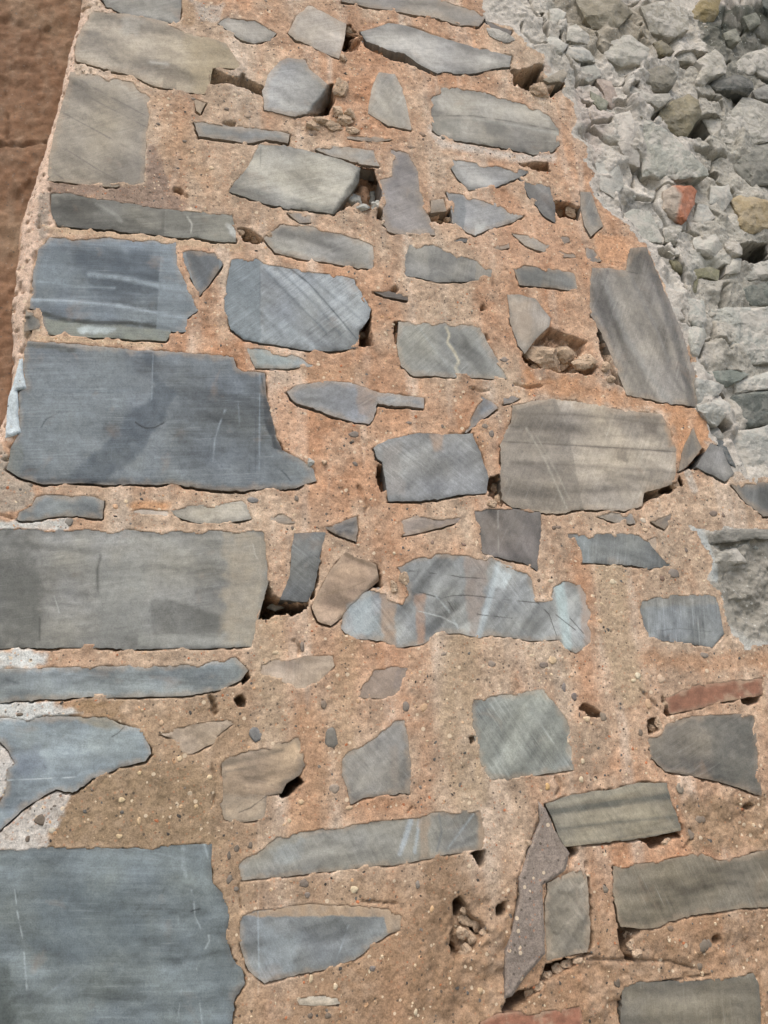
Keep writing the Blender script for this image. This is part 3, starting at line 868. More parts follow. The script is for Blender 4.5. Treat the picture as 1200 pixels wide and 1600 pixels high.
CRACKS = [P('300 355 305 362 318 366'), P('560 760 575 790 570 800'), P('735 605 750 612 765 610'), P('460 1000 470 1012 466 1024'), P('640 1290 636 1270 644 1262'), P('1090 1350 1085 1338'), P('1050 1150 1030 1160'), P('805 600 830 606 850 602'), P('330 1195 338 1225 332 1260'), P('870 1215 880 1230 868 1244'),
          P('1000 1076 1013 1090 1025 1100 1040 1116'), P('843 1250 843 1283 827 1323 810 1373 813 1400 800 1453'), P('925 1500 990 1500 1050 1504 1090 1515'),
          P('1000 1540 1060 1532 1110 1524'), P('916 1348 918 1400 922 1450'), P('372 1382 376 1425'), P('0 804 25 812'),
          P('858 1384 890 1360 893 1340 880 1320 858 1262'), P('1078 1296 1082 1310 1070 1325'), P('282 296 292 306'), P('560 1408 620 1412')]

ROCKS = []
def R(pts, rgb, ht=.03, ang=20, **kw):
    ROCKS.append((P(pts), rgb, ht, ang, kw))
R('1030 172 1048 158 1076 146 1092 156 1098 174 1096 182 1086 192 1084 200 1072 216 1056 210 1040 200 1024 188', (142,130,106), .05, 15)
R('1110 126 1132 118 1160 118 1176 128 1178 140 1170 150 1144 144 1120 142 1108 136', (92,90,84), .05, 5)
R('1088 96 1118 76 1130 88 1136 104 1134 114 1112 122 1100 138 1088 146 1088 124 1098 104', (162,152,136), .05, -30)
R('1078 16 1098 -5 1128 -20 1126 0 1124 18 1116 32 1084 44', (146,128,92), .04, -10)
R('1160 86 1200 74 1240 70 1240 110 1200 124 1182 112 1170 116 1152 112 1148 102', (136,130,118), .045, -20)
R('1182 112 1200 92 1240 90 1240 128 1190 124', (122,117,107), .05, -20)
R('994 120 1008 112 1038 102 1056 114 1058 124 1044 144 1020 146 1000 136', (128,120,106), .05, -10)
R('976 128 990 136 1020 148 1046 146 1048 154 1030 168 1018 160 990 160 984 148', (152,144,132), .025, 10)
R('1020 66 1034 62 1054 80 1048 88 1038 88 1026 82', (116,106,84), .03, 40)
R('1054 84 1078 76 1088 76 1088 104 1080 102 1054 98', (142,134,121), .03, -15)
R('1094 184 1120 184 1140 176 1160 152 1172 152 1200 162 1240 165 1240 225 1200 222 1160 232 1148 232 1134 224 1120 224 1108 206', (150,143,130), .05, -20)
R('1176 142 1200 132 1240 130 1240 164 1195 160 1180 152', (132,127,119), .04, -20)
R('986 160 998 170 1012 186 1044 204 1064 222 1084 245 1106 264 1108 274 1060 282 1040 278 1030 280 1016 274 1005 276 1003 260 1003 220 1000 200', (148,146,134), .045, 30)
R('1146 258 1160 242 1176 232 1200 224 1240 225 1240 285 1190 290 1176 292 1160 282 1148 268', (130,125,114), .05, -15)
R('1036 298 1052 290 1080 290 1088 298 1084 318 1072 344 1064 352 1046 342 1036 332', (172,112,84), .045, 70, brick=True)
R('974 334 990 326 1016 330 1026 348 1037 374 1032 380 998 376 986 360', (166,163,151), .012, 50, flat=True)
R('1034 356 1060 350 1068 354 1054 384 1040 378', (152,144,131), .025, 30)
R('1138 312 1160 306 1180 308 1200 314 1240 318 1240 352 1198 358 1160 368 1152 350 1156 338', (162,142,110), .05, 20)
R('1046 406 1058 404 1068 416 1066 426 1054 424', (122,114,90), .018, 20)
R('1084 422 1108 416 1124 422 1122 438 1108 434 1092 434 1088 456 1083 456', (128,122,97), .02, 20)
R('1156 430 1162 414 1200 406 1240 404 1240 440 1180 436 1160 440', (150,145,135), .035, -25)
R('1136 458 1152 452 1176 444 1200 440 1240 436 1240 478 1180 478 1140 476', (108,109,100), .03, -10)
R('1108 482 1140 480 1180 480 1240 475 1240 566 1196 568 1160 572 1120 580 1108 568 1102 540 1116 530 1108 506', (152,150,141), .05, -5)
R('1104 581 1146 577 1172 584 1152 596 1134 606 1104 592', (130,132,122), .02, 30)
R('1088 592 1112 594 1132 602 1126 614 1108 626 1090 632', (152,150,143), .035, 30)
R('1090 636 1108 626 1126 618 1142 634 1142 644 1132 652 1120 666 1108 662', (166,163,155), .04, 30)
R('1146 598 1200 582 1240 576 1240 606 1200 608 1148 616', (172,168,158), .045, -5)
R('1134 626 1146 618 1200 610 1240 608 1240 664 1200 662 1156 672 1146 670 1144 646', (104,105,98), .04, -10)
R('1136 674 1175 670 1200 664 1240 660 1240 752 1200 744 1160 733 1150 728 1140 700', (152,150,143), .035, 10)
R('1110 668 1120 668 1130 680 1130 690 1112 685', (136,132,126), .015, 20)
R('1112 688 1130 688 1140 710 1150 730 1138 724 1128 702', (100,101,100), .012, 60)
R('850 61 863 54 889 69 879 84 866 89 853 84', (178,172,160), .03, 20)
R('887 74 900 67 922 80 931 97 909 97 881 86', (146,143,136), .025, 25)
R('870 28 887 28 887 39 881 58 868 52', (146,138,126), .03, 60)
R('887 43 900 37 920 54 924 67 900 67 883 63', (144,138,126), .03, 30)
R('858 14 872 12 886 20 882 30 868 40 860 44', (172,166,154), .03, 60)
R('848 124 879 108 887 115 879 130 857 130', (142,130,113), .03, -20)
R('922 142 935 149 952 160 946 180 937 173 924 156', (132,129,112), .025, 45)
R('928 121 955 126 965 150 957 171 946 158 944 147', (176,156,142), .03, 55)
R('757 36 790 52 806 62 790 66 766 56', (140,132,122), .012, 25)
R('1100 840 1130 826 1200 826 1240 828 1240 846 1180 840 1120 850 1104 856', (120,115,106), .03, -2)
R('1115 862 1150 856 1170 880 1140 884 1118 890', (140,133,122), .03, 10)
R('900 0 960 -10 990 20 960 48 925 45', (150,138,118), .035, 10)
R('1000 10 1040 0 1074 15 1076 46 1050 60 1015 50', (150,140,124), .035, -30)
R('940 60 985 55 1015 75 1010 100 970 105 945 90', (172,164,150), .03, -10)
R('1040 20 1074 -10 1070 12 1060 20', (140,130,114), .02, -30) if False else None
R('1110 290 1138 288 1146 310 1130 330 1108 318', (178,173,163), .02, 0)
R('1090 318 1106 322 1118 340 1100 352 1082 344', (164,160,152), .022, 0)
R('1084 372 1118 366 1130 388 1110 404 1086 396', (180,174,162), .03, 0)
R('1130 376 1156 378 1160 398 1140 406', (156,144,130), .035, 0)
R('1136 404 1158 404 1156 424 1134 428', (172,164,150), .025, 0)
R('1042 392 1058 386 1068 400 1056 402', (178,170,158), .018, 0)
R('1062 470 1076 464 1100 470 1104 500 1092 520 1076 500', (168,166,156), .03, 20)
R('1072 512 1098 506 1104 524 1092 556 1082 560', (172,168,156), .03, 60)
R('960 180 985 172 1000 210 1000 260 980 255 965 225', (182,168,156), .025, 70)
R('930 255 965 250 975 290 960 310 938 296', (178,172,162), .015, 40)
R('905 105 930 100 940 118 920 128 900 118', (178,172,160), .02, 20)
R('1160 26 1180 20 1188 36 1170 48', (120,118,104), .02, 20)
R('1130 52 1150 44 1158 62 1140 72', (126,122,108), .025, 20)
R('1186 -10 1240 -20 1240 30 1200 24', (70,76,70), .03, 20)

# more of the broken core beyond the right edge of the frame
_r = np.random.RandomState(31)
_cs = []
for _ in range(900):
    q = np.array([_r.uniform(1262, 1620), _r.uniform(-260, 720)])
    if q[1] > 720 - (q[0] - 1215) * .22 - 30 or any(np.hypot(*(q - c)) < 46 for c in _cs):
        continue
    _cs.append(q)
    k = _r.randint(6, 9); th = np.sort(_r.rand(k)) * 2 * math.pi; rr = _r.uniform(20, 34)
    pts = np.stack([q[0] + np.cos(th) * rr * _r.uniform(.9, 1.3) * _r.uniform(.8, 1.1, k), q[1] + np.sin(th) * rr * _r.uniform(.8, 1.1, k)], -1)
    g0 = _r.uniform(130, 175)
    ROCKS.append((pts, (g0, g0 * .97, g0 * .9), _r.uniform(.025, .05), _r.uniform(-40, 40), {}))

LUMPS = [(848,560,26,17),(884,562,22,16),(916,568,16,13),(532,137,10,18),(505,190,12,9),(520,200,14,9),(538,188,12,10),(488,198,14,8),(545,178,9,9),(528,175,8,8),(550,205,12,7),(546,48,7,8),(536,92,6,8),
 (556,316,12,11,1),(574,308,13,12,1),(588,322,9,11,1),(566,326,10,6,1),
 (838,574,8,5),(866,578,8,5),(896,580,7,5),
 (724,1434,8,7),(733,1440,9,8),(744,1448,8,8),(718,1456,11,11),(736,1466,9,9),(756,1456,8,7),(728,1484,12,9),(724,1422,6,5),
 (872,1514,9,7),(888,1506,9,6),(856,1526,10,8),(842,1540,11,9),(902,1500,8,6),(828,1548,8,8),
 (486,722,8,6,1),(507,723,5,6),(567,524,7,7),(838,142,11,10),(818,137,11,8),(848,148,7,6),
 (774,764,6,8),(781,782,8,8),(766,786,8,6),(1055,760,8,6),(1028,1130,7,8),(1020,1140,6,6),(684,346,10,5),(700,344,6,5),
 (388,368,8,8),(400,374,8,7),(376,364,5,6),(985,1478,8,9),(978,1462,7,7),(994,1492,8,6),(430,948,16,7,1),(890,333,8,7),(876,331,7,6),
 (826,1318,5,6),(1040,1316,8,6),(630,905,7,11),(640,920,8,8),(615,918,6,10),(480,112,4,4),(420,368,5,4),(945,575,7,8),(955,592,6,7)]

# pebbles of ten pixels and more that the photograph shows one by one: x y rx ry colour
PEB = [(517,1152,13,19,(104,110,108)),(400,1148,11,12,(100,112,118)),(553,679,9,6,(98,96,94)),(63,1281,11,10,(92,88,82)),(1052,896,8,8,(122,118,114)),
 (634,1103,6,9,(116,112,108)),(302,155,4,3,(120,110,100)),(1100,1024,8,5,(126,120,114)),(863,1031,8,8,(226,196,158)),(958,909,7,5,(232,212,180)),
 (850,1040,8,5,(110,104,100)),(893,1055,4,3,(226,190,160)),(996,1055,5,5,(232,216,186)),(1032,1062,7,7,(206,176,150)),(990,1063,4,3,(226,206,172)),
 (897,1088,6,6,(98,96,98)),(881,1075,4,8,(112,112,114)),(938,970,4,4,(220,180,140)),(1013,1100,6,8,(216,176,140)),(110,1012,5,3,(120,126,128)),
 (378,1233,5,5,(204,160,120)),(370,1325,5,6,(84,82,78)),(358,1337,4,7,(82,82,80)),(391,1320,4,5,(94,90,84)),(358,1374,5,7,(100,98,94)),(369,1388,5,4,(110,108,104)),
 (475,1380,9,8,(104,98,94)),(480,1398,6,5,(118,112,108)),(554,1389,6,7,(228,206,170)),(653,1383,4,6,(120,118,114)),(582,1513,5,5,(110,108,108)),(513,1614,6,6,(96,90,84)),
 (512,1587,6,6,(100,92,84)),(485,1587,5,5,(96,90,84)),(524,1542,4,5,(222,200,168)),(486,1530,4,6,(222,196,160)),(649,1582,4,6,(224,204,172)),(750,1548,6,6,(212,178,138)),
 (675,1420,4,5,(220,176,130)),(487,1340,4,4,(214,176,136)),(545,1262,6,4,(212,180,146)),(522,1234,9,8,(146,134,122)),(452,1282,4,4,(224,200,164)),(470,1253,5,4,(220,186,148)),
 (767,678,5,7,(104,102,100)),(555,725,5,4,(100,98,96)),(758,666,5,4,(126,116,106)),(551,690,3,3,(90,84,80)),(639,661,5,4,(112,106,100)),(691,666,3,4,(104,96,90)),
 (788,562,7,5,(132,124,118)),(702,500,4,2,(120,104,90)),(427,579,6,3,(96,94,92)),(463,779,4,5,(110,104,98)),(457,825,3,4,(96,92,88)),(395,782,9,6,(112,120,124)),
 (675,847,3,4,(132,110,98)),(725,851,4,3,(136,110,100)),(693,1022,5,4,(148,136,124)),(768,1037,8,6,(142,130,120)),(662,1105,6,7,(224,182,142)),(560,1095,4,4,(212,170,134)),
 (1005,813,5,5,(222,204,182)),(1008,828,5,3,(220,188,156)),(1115,803,7,5,(112,102,96)),(1130,805,3,4,(96,88,84)),(1072,860,3,4,(96,90,88)),(1034,904,5,4,(100,78,70)),
 (1092,1280,6,6,(128,116,104)),(1062,1232,6,8,(134,128,116)),(1098,1280,5,5,(116,104,94)),(946,1390,5,7,(108,104,96)),(1047,1451,5,5,(116,96,80)),(1100,1478,9,9,(92,90,84)),
 (1092,1511,6,5,(96,90,82)),(965,1535,6,8,(88,84,78)),(1108,1475,4,6,(104,100,94)),(1016,1300,7,8,(120,112,102)) if False else (1077,1303,7,8,(122,112,102)),
 (247,194,4,3,(84,80,76)),(288,221,4,3,(82,80,78)),(330,263,5,4,(226,196,160)),(300,237,3,3,(222,192,158)),(355,170,5,3,(92,86,80)),(387,182,7,4,(140,122,104)),(264,155,4,3,(220,196,166)),
 (645,230,5,3,(132,112,96)),(660,210,6,4,(136,112,94)),(640,230,4,3,(120,100,86)),(486,211,4,3,(104,96,90)),(472,216,4,3,(112,106,100)),(440,262,3,3,(120,110,100)),
 (107,816,9,8,(108,112,110)),(180,792,5,5,(226,178,140)),(222,1110,3,3,(230,196,156)),(283,1260,4,4,(218,180,140)),(190,1250,6,5,(222,196,154)),(186,1307,5,5,(220,190,148)),
 (217,1283,4,6,(216,182,142)),(218,1208,4,4,(222,194,150)),(306,1261,4,4,(218,184,140)),(82,1297,6,5,(206,196,176)),(43,1310,5,6,(84,80,76)),(31,1116,6,4,(70,68,64)),(327,1214,5,4,(226,200,160)),
 (280,1185,5,6,(226,198,160)),(252,1130,4,5,(224,186,150)),(420,1185,4,4,(210,180,146)),(505,1100,5,9,(132,118,106)),(472,1010,4,10,(116,108,102)),(430,1020,6,4,(222,196,162)),(514,1075,5,4,(226,196,164)),
 (820,1190,4,4,(220,196,160)),(910,1190,4,4,(222,200,168)),(908,1218,4,5,(220,198,166)),(942,1120,6,9,(136,124,110)),(1000,1145,4,6,(100,92,84)),(917,1123,6,5,(226,196,160)),(990,1240,6,6,(96,90,82)),(855,1230,5,6,(216,170,110)),
 (1020,855,3,4,(210,190,166)),(866,825,5,3,(112,98,88)),(873,824,4,3,(120,104,94)),(862,879,4,4,(226,200,170)),(842,907,3,3,(70,58,50)),(860,908,5,3,(230,206,176))]

# ------------------------------------------------------------------ ground
gx = np.linspace(-30, 30, 121); gy = np.linspace(-40, 20, 121)
GX, GY = np.meshgrid(gx, gy)
GZ = fbm(GX, GY, .6, 4, 3) * .03
V = np.stack([GX.ravel(), GY.ravel(), GZ.ravel()], -1)
def gridfaces(nx, nz):
    i = np.arange(nz - 1)[:, None] * nx + np.arange(nx - 1)[None, :]
    return np.stack([i, i + 1, i + nx + 1, i + nx], -1).reshape(-1, 4)
gcol = np.tile(alb((150, 145, 136)), (len(V), 1))
g = mesh_obj('ground', V, gridfaces(121, 121), M_GROUND, None, gcol, np.zeros(3), True)
g['kind'] = 'structure'

# ------------------------------------------------------------------ the masonry wall: mortar and broken core as one relief
wall = bpy.data.objects.new('stone_wall', None)
link(wall)
wall['label'] = 'sawn-through old stone wall of grey blocks in orange lime mortar'
wall['category'] = 'wall'
wall['kind'] = 'thing'

cor = unproject([0, 1200, 0, 1200], [0, 0, 1600, 1600])
fx0, fx1 = cor[:, 0].min() - .05, cor[:, 0].max() + .12
fz0, fz1 = cor[:, 2].min() - .03, cor[:, 2].max() + .06
ST_ = .0029
def axis(a0, f0, f1, a1):
    lo = np.arange(f0, a0, -.02)[1:][::-1]
    hi = np.arange(f1, a1, .02)[1:]
    return np.concatenate([lo, np.arange(f0, f1, ST_), hi])
ax = axis(-1.6, fx0, fx1, fx1 + .9)
az = axis(-.05, fz0, fz1, fz1 + .7)
GX, GZ = np.meshgrid(ax, az)
PX, PY = project(GX, np.zeros_like(GX), GZ)
nz_, nx_ = GX.shape

Hh = fbm(GX, GZ, 9, 3, 11) * .0022 + fbm(GX, GZ, 40, 3, 12) * .0016 + fbm(GX, GZ, 150, 2, 13) * .0013 - .0004
# small pits left by lost aggregate
pit = vnoise(GX * 130, GZ * 130, 21)
Hh -= np.clip(pit - .90, 0, 1) * .030 * (vnoise(GX * 12, GZ * 12, 22) > .35)
# rough, crumbled mortar
rough = P('690 1395 860 1380 800 1600 640 1600'), P('880 1490 1210 1440 1210 1640 880 1640'), P('470 160 575 140 600 225 470 215'), P('1010 1100 1215 1230 1215 1330 1060 1330')
for q in rough:
    d = sdpoly(PX, PY, q)[0]
    Hh += (1 - sstep(-30, 25, d)) * (fbm(GX, GZ, 26, 5, 31, .6) * .011 - .003)

def near(poly, pad):
    lo, hi = poly.min(0) - pad, poly.max(0) + pad
    return (PX > lo[0]) & (PX < hi[0]) & (PY > lo[1]) & (PY < hi[1])

# broken core
rubd = np.full(PX.shape, 1e9)
wobx = PX + fbm(GX, GZ, 22, 4, 41) * 16; woby = PY + fbm(GX, GZ, 22, 4, 43) * 16
for q in RUB:
    rubd = np.minimum(rubd, sdpoly(wobx, woby, q)[0])
rubmask = rubd < 0
dep = np.clip(-rubd, 0, 400) * .0013
wx = GX + fbm(GX, GZ, 14, 3, 51) * .02; wz = GZ + fbm(GX, GZ, 14, 3, 52) * .02
f1, e1 = facets(wx, wz, 8, 61, 1.5, .55)
f2, e2 = facets(wx, wz, 20, 71, 1.4, .6)
f3, e3 = facets(wx, wz, 75, 81, 1.2, 1.0)
def blur(a, r):
    for ax_ in (0, 1):
        p_ = [(r + 1, r) if k == ax_ else (0, 0) for k in (0, 1)]
        c_ = np.cumsum(np.pad(a, p_, mode='edge'), axis=ax_)
        n_ = a.shape[ax_]
        a = (np.take(c_, np.arange(2 * r + 1, 2 * r + 1 + n_), ax_) - np.take(c_, np.arange(n_), ax_)) / (2 * r + 1)
    return a
fz = blur(f1 * .040 + f2 * .006, 4)
rubh = -.006 - dep * .30 + fz + f3 * .0012 + fbm(GX, GZ, 26, 5, 53, .6) * .013
rubh -= (1 - sstep(.0, .09, e1)) * .022 * (vnoise(GX * 9, GZ * 9, 54) > .6)
low = (PY > 760)
rubh = np.where(low, -.005 - np.clip(dep, 0, .06) * .12 + facets(wx, wz, 16, 63, 1.3, .4)[0] * .014 + fbm(GX, GZ, 28, 5, 55, .64) * .016, rubh)
rubh = np.minimum(rubh, .018)
kb = sstep(0, 22, -rubd)
Hh = Hh * (1 - kb) + rubh * kb

# hollows (each widens behind its mouth)
DX = np.zeros_like(GX); DZ = np.zeros_like(GX)
for q, d0 in HOLES:
    s = near(q, 14)
    if not s.any():
        continue
    x, y = PX[s], PY[s]
    d = sdpoly(x, y, ragged(q, 3.2, 91, 4.0))[0] + fbm(GX[s], GZ[s], 45, 4, 91, .6) * 4.0
    k = np.clip((1.0 - d) / (3.5 + d0 * 25), 0, 1)
    if d0 >= .03:
        cw = unproject(*q.mean(0))
        DX[s] += (GX[s] - cw[0]) * k * .75; DZ[s] += (GZ[s] - cw[2]) * k * .75
    Hh[s] -= k * d0 * 1.7 * (.8 + .9 * fbm(GX[s], GZ[s], 38, 5, 92, .6))
for q in CRACKS:
    s = near(q, 8)
    d = dline(PX[s], PY[s], q) + fbm(GX[s], GZ[s], 60, 3, 95) * 3
    Hh[s] -= (1 - sstep(0.6, 3.2, d)) * .007

# bed the stones: open joints and the socket behind each stone
stones = []
gapn = vnoise(GX * 30, GZ * 30, 101) * .6 + vnoise(GX * 85, GZ * 85, 102) * .4
allst = [(p, c, a, am, sw, sa, kw) for (p, c, a, am, sw, sa, kw) in ST] + [(p, c, 0, .3, 0, .3, dict(brick=lab, gap=.6)) for p, c, lab in BRICKS]
STD = np.full(PX.shape, 1e9)
for i, (p, c, a, am, sw, sa, kw) in enumerate(allst):
    size = math.sqrt(np.ptp(p[:, 0]) * np.ptp(p[:, 1]))
    rg = ragged(p, min(2.6, .9 + size * .016), 200 + i, 3.0)
    stones.append(rg)
    s = near(rg, 14)
    if not s.any():
        continue
    d, nx, ny = sdpoly(PX[s], PY[s], rg)
    STD[s] = np.minimum(STD[s], d)
    gap = kw.get('gap', .5)
    down = .45 + .55 * np.clip(ny * .8 + nx * .35 + .1, -0.4, 1)
    gw = np.clip(gapn[s] * 2.2 - 1.45 + gap * .8 + .35 * np.clip(ny, -.6, 1), 0, 1) * down * (.7 + 3.6 * gap)
    groove = (1 - sstep(gw * .6, gw + 1.6, d)) * np.clip(gw / 1.2, 0, 1)
    # mortar squeezed up against the stone elsewhere
    lip = np.exp(-np.clip(d, 0, 50) / 3.0) * .0010
    nr = .75 * np.exp(-np.clip(d, 0, 60) / 7.0) * (Hh[s] > -.007) * (kb[s] < .02)
    h = Hh[s] * (1 - nr) + lip * (1 - np.clip(gw, 0, 1))
    h = h - groove * (.005 + .013 * gap)
    cov = np.clip(vnoise(GX[s] * 42, GZ[s] * 42, 103) * 14 - 5.0 - 4.0 * gap, 0, 5.5)
    ins = sstep(1.0 + cov, 4.0 + cov, -d)
    Hh[s] = np.where(d < 0, np.minimum(h, h * (1 - ins) - .03 * ins), h)

# left edge of the wall rounds off, then returns into the passage
jx = np.interp(PY, JAMB[:, 1], JAMB[:, 0])
jd = PX - jx + fbm(GX, GZ, 25, 4, 111) * 3.0
edgepit = np.clip(vnoise(GX * 130, GZ * 80, 113) - .72, 0, 1) * (1 - sstep(30, 60, jd)) * (PY < 720)
Hh -= edgepit * .05
rd = np.clip(1 - jd / 26.0, 0, 1)
Hh -= rd * rd * .022 * (PY < 800)
Hh = np.where(jd < 0, -.30, Hh)

# colours
def tone(n, lo, hi):
    return lo + (hi - lo) * n
px, py = PX.ravel(), PY.ravel(); xx, zz = GX.ravel(), GZ.ravel()
mc = np.tile(alb((190, 161, 136)), (len(px), 1))
n1 = fbm(xx, zz, 3.2, 4, 121)[:, None]; n2 = fbm(xx * 2.6, zz * .55, 5, 4, 122)[:, None]; n3 = fbm(xx, zz, 14, 4, 123)[:, None]
mc = mc + np.clip(n1 * 1.6, 0, 1) * (alb((188, 138, 104)) - mc) * .85
mc = mc + np.clip(-n1 * 1.6, 0, 1) * (alb((180, 154, 130)) - mc) * .9
mc = mc + np.clip(n2 * 1.5, 0, 1) * (alb((180, 126, 90)) - mc) * .6
n4_ = fbm(xx * 3.2, zz * .5, 7, 4, 126)[:, None]
mc = mc + np.clip(n4_ * 1.8 - .15, 0, 1) * (alb((206, 184, 164)) - mc) * .75
mc = mc + np.clip(n3 * 1.4 - .2, 0, 1) * (alb((202, 178, 154)) - mc) * .7
n5 = fbm(xx, zz, 30, 4, 124)[:, None]; n6 = fbm(xx, zz, 90, 3, 125)[:, None]
mc = mc * (1 + .20 * n5 + .22 * n6)
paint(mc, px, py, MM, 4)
mc = mc * (1 + .10 * n5 + .14 * n6)
rc = np.tile(alb((198, 186, 173)), (len(px), 1))
m1 = fbm(xx, zz, 6, 4, 131)[:, None]; m2 = fbm(xx, zz, 24, 4, 132)[:, None]
rc = rc + np.clip(m1 * 1.6 - .1, 0, 1) * (alb((164, 154, 140)) - rc) * .8
rc = rc + np.clip(-m1 * 1.6 - .2, 0, 1) * (alb((184, 168, 156)) - rc) * .7
rc = rc + np.clip(m2 * 1.6 - .25, 0, 1) * (alb((156, 153, 145)) - rc) * .7
fcol = hashn(np.floor(f2.ravel() * 40 + 500), np.zeros(len(px)), 9)[:, None]
rc = rc * (.9 + .2 * fcol)
paint(rc, px, py, RM, 6)
verts = np.stack([xx + DX.ravel(), -Hh.ravel(), zz + DZ.ravel()], -1)
faces = gridfaces(nx_, nz_)
keep = (Hh.ravel()[faces] > -.295).any(1)
isr = (rubmask.ravel()[faces]).any(1)
def submesh(name, fsel, mat, parent, cols):
    f = faces[fsel]
    used = np.unique(f)
    mp = np.zeros(len(verts), np.int64); mp[used] = np.arange(len(used))
    return mesh_obj(name, verts[used], mp[f], mat, parent, cols[used], np.zeros(3), True)
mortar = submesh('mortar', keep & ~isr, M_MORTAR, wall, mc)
mortar['label'] = 'flat sawn bed of sandy orange lime mortar full of small pebbles'
core = submesh('rubble_core', keep & isr, M_RUBBLE, wall, rc)
core['label'] = 'pale grey broken rubble core beside the sawn face'

def surf_h(pxv, pyv, it=4):
    """height of the relief where the sight line through a photo position meets it"""
    h = 0.0
    for _ in range(it):
        q = unproject(np.array([pxv]), np.array([pyv]), np.array([h]))[0]
        i = min(max(np.searchsorted(ax, q[0]), 0), nx_ - 1); j = min(max(np.searchsorted(az, q[2]), 0), nz_ - 1)
        j0, j1, i0, i1 = max(j - 3, 0), j + 4, max(i - 3, 0), i + 4
        h = .5 * h + .5 * float(np.median(Hh[j0:j1, i0:i1]))
    return h

# ------------------------------------------------------------------ dressing a traced outline into a stone
def mark_points(rg):
    out = []
    lo, hi = rg.min(0), rg.max(0)
    for kind, pts, w, soft, c, a in MK:
        if (pts.max(0) < lo).any() or (pts.min(0) > hi).any():
            continue
        if kind == 'l' and w <= 5:
            offs = (0, w / 2 + .2, -w / 2 - .2, w / 2 + soft * .6 + .8, -w / 2 - soft * .6 - .8); segs = [(pts[i], pts[i + 1]) for i in range(len(pts) - 1)]
        elif kind == 'p' and soft <= 3:
            offs = (1.0, -1.0); segs = [(pts[i], pts[(i + 1) % len(pts)]) for i in range(len(pts))]
        else:
            continue
        for q0, q1 in segs:
            L = np.hypot(*(q1 - q0)); k = max(2, int(L / 2.2))
            t = (np.arange(k) + .5)[:, None] / k
            nn = np.array([-(q1 - q0)[1], (q1 - q0)[0]]) / (L + 1e-9)
            for o in offs:
                out.append(q0 + (q1 - q0) * t + nn * o)
    if not out:
        return np.zeros((0, 2))
    q = np.concatenate(out)
    q = q[(q > lo).all(1) & (q < hi).all(1)]
    if len(q):
        q = q[sdpoly(q[:, 0], q[:, 1], rg)[0] < -1.0]
    return q

def triangulate(rg, step, seed, extra=None):
    rs = np.random.RandomState(seed)
    lo, hi = rg.min(0), rg.max(0)
    gx, gy = np.meshgrid(np.arange(lo[0] + step / 2, hi[0], step), np.arange(lo[1] + step / 2, hi[1], step))
    gx = gx + (rs.rand(*gx.shape) - .5) * step * .5; gy = gy + (rs.rand(*gy.shape) - .5) * step * .5
    gx, gy = gx.ravel(), gy.ravel()
    if len(gx):
        d = sdpoly(gx, gy, rg)[0]
        s = d < -step * .45
        pts = np.concatenate([rg, np.stack([gx[s], gy[s]], -1)])
    else:
        pts = rg
    if extra is not None and len(extra):
        pts = np.concatenate([pts, extra])
    n = len(rg)
    r = delaunay_2d_cdt([Vector(p) for p in pts], [], [list(range(n))], 1, 1e-6)
    ov = np.array([[v.x, v.y] for v in r[0]])
    tr = np.array([list(f) for f in r[2]])
    # the boundary loop is found again from the triangles
    e = {}
    for t in tr:
        for k in range(3):
            a, b = t[k], t[(k + 1) % 3]
            e[(a, b)] = 1
    bnd = [(a, b) for (a, b) in e if (b, a) not in e]
    return ov, tr, bnd

def solid(name, ov, tr, bnd, h, back, cols, mat, parent, smooth=False, inset=0.0, sidecol=.8):
    front = unproject(ov[:, 0], ov[:, 1], h)
    ids = sorted({a for a, b in bnd} | {b for a, b in bnd})
    mp = {v: k for k, v in enumerate(ids)}
    nF, nI = len(front), len(ids)
    rim = front[ids]
    bk = rim.copy()
    c = front.mean(0)
    bk[:, 1] = -back
    bk[:, [0, 2]] = bk[:, [0, 2]] * (1 - inset) + c[[0, 2]] * inset
    V = np.concatenate([front, rim, bk]); C = np.concatenate([cols, cols[ids] * sidecol, cols[ids] * sidecol])
    # photo y runs down: flip so that faces look out of the wall
    a0 = ov[tr[0]]
    cr = (a0[1, 0] - a0[0, 0]) * (a0[2, 1] - a0[0, 1]) - (a0[2, 0] - a0[0, 0]) * (a0[1, 1] - a0[0, 1])
    F = tr if cr < 0 else tr[:, ::-1]
    side = []
    for a, b in bnd:
        a1, b1 = nF + mp[a], nF + mp[b]
        A, B = a1 + nI, b1 + nI
        if cr < 0:
            side += [(b1, a1, A), (b1, A, B)]
        else:
            side += [(a1, b1, B), (a1, B, A)]
    F = np.concatenate([F, np.array(side)])
    return mesh_obj(name, V, F, mat, parent, C, None, smooth)

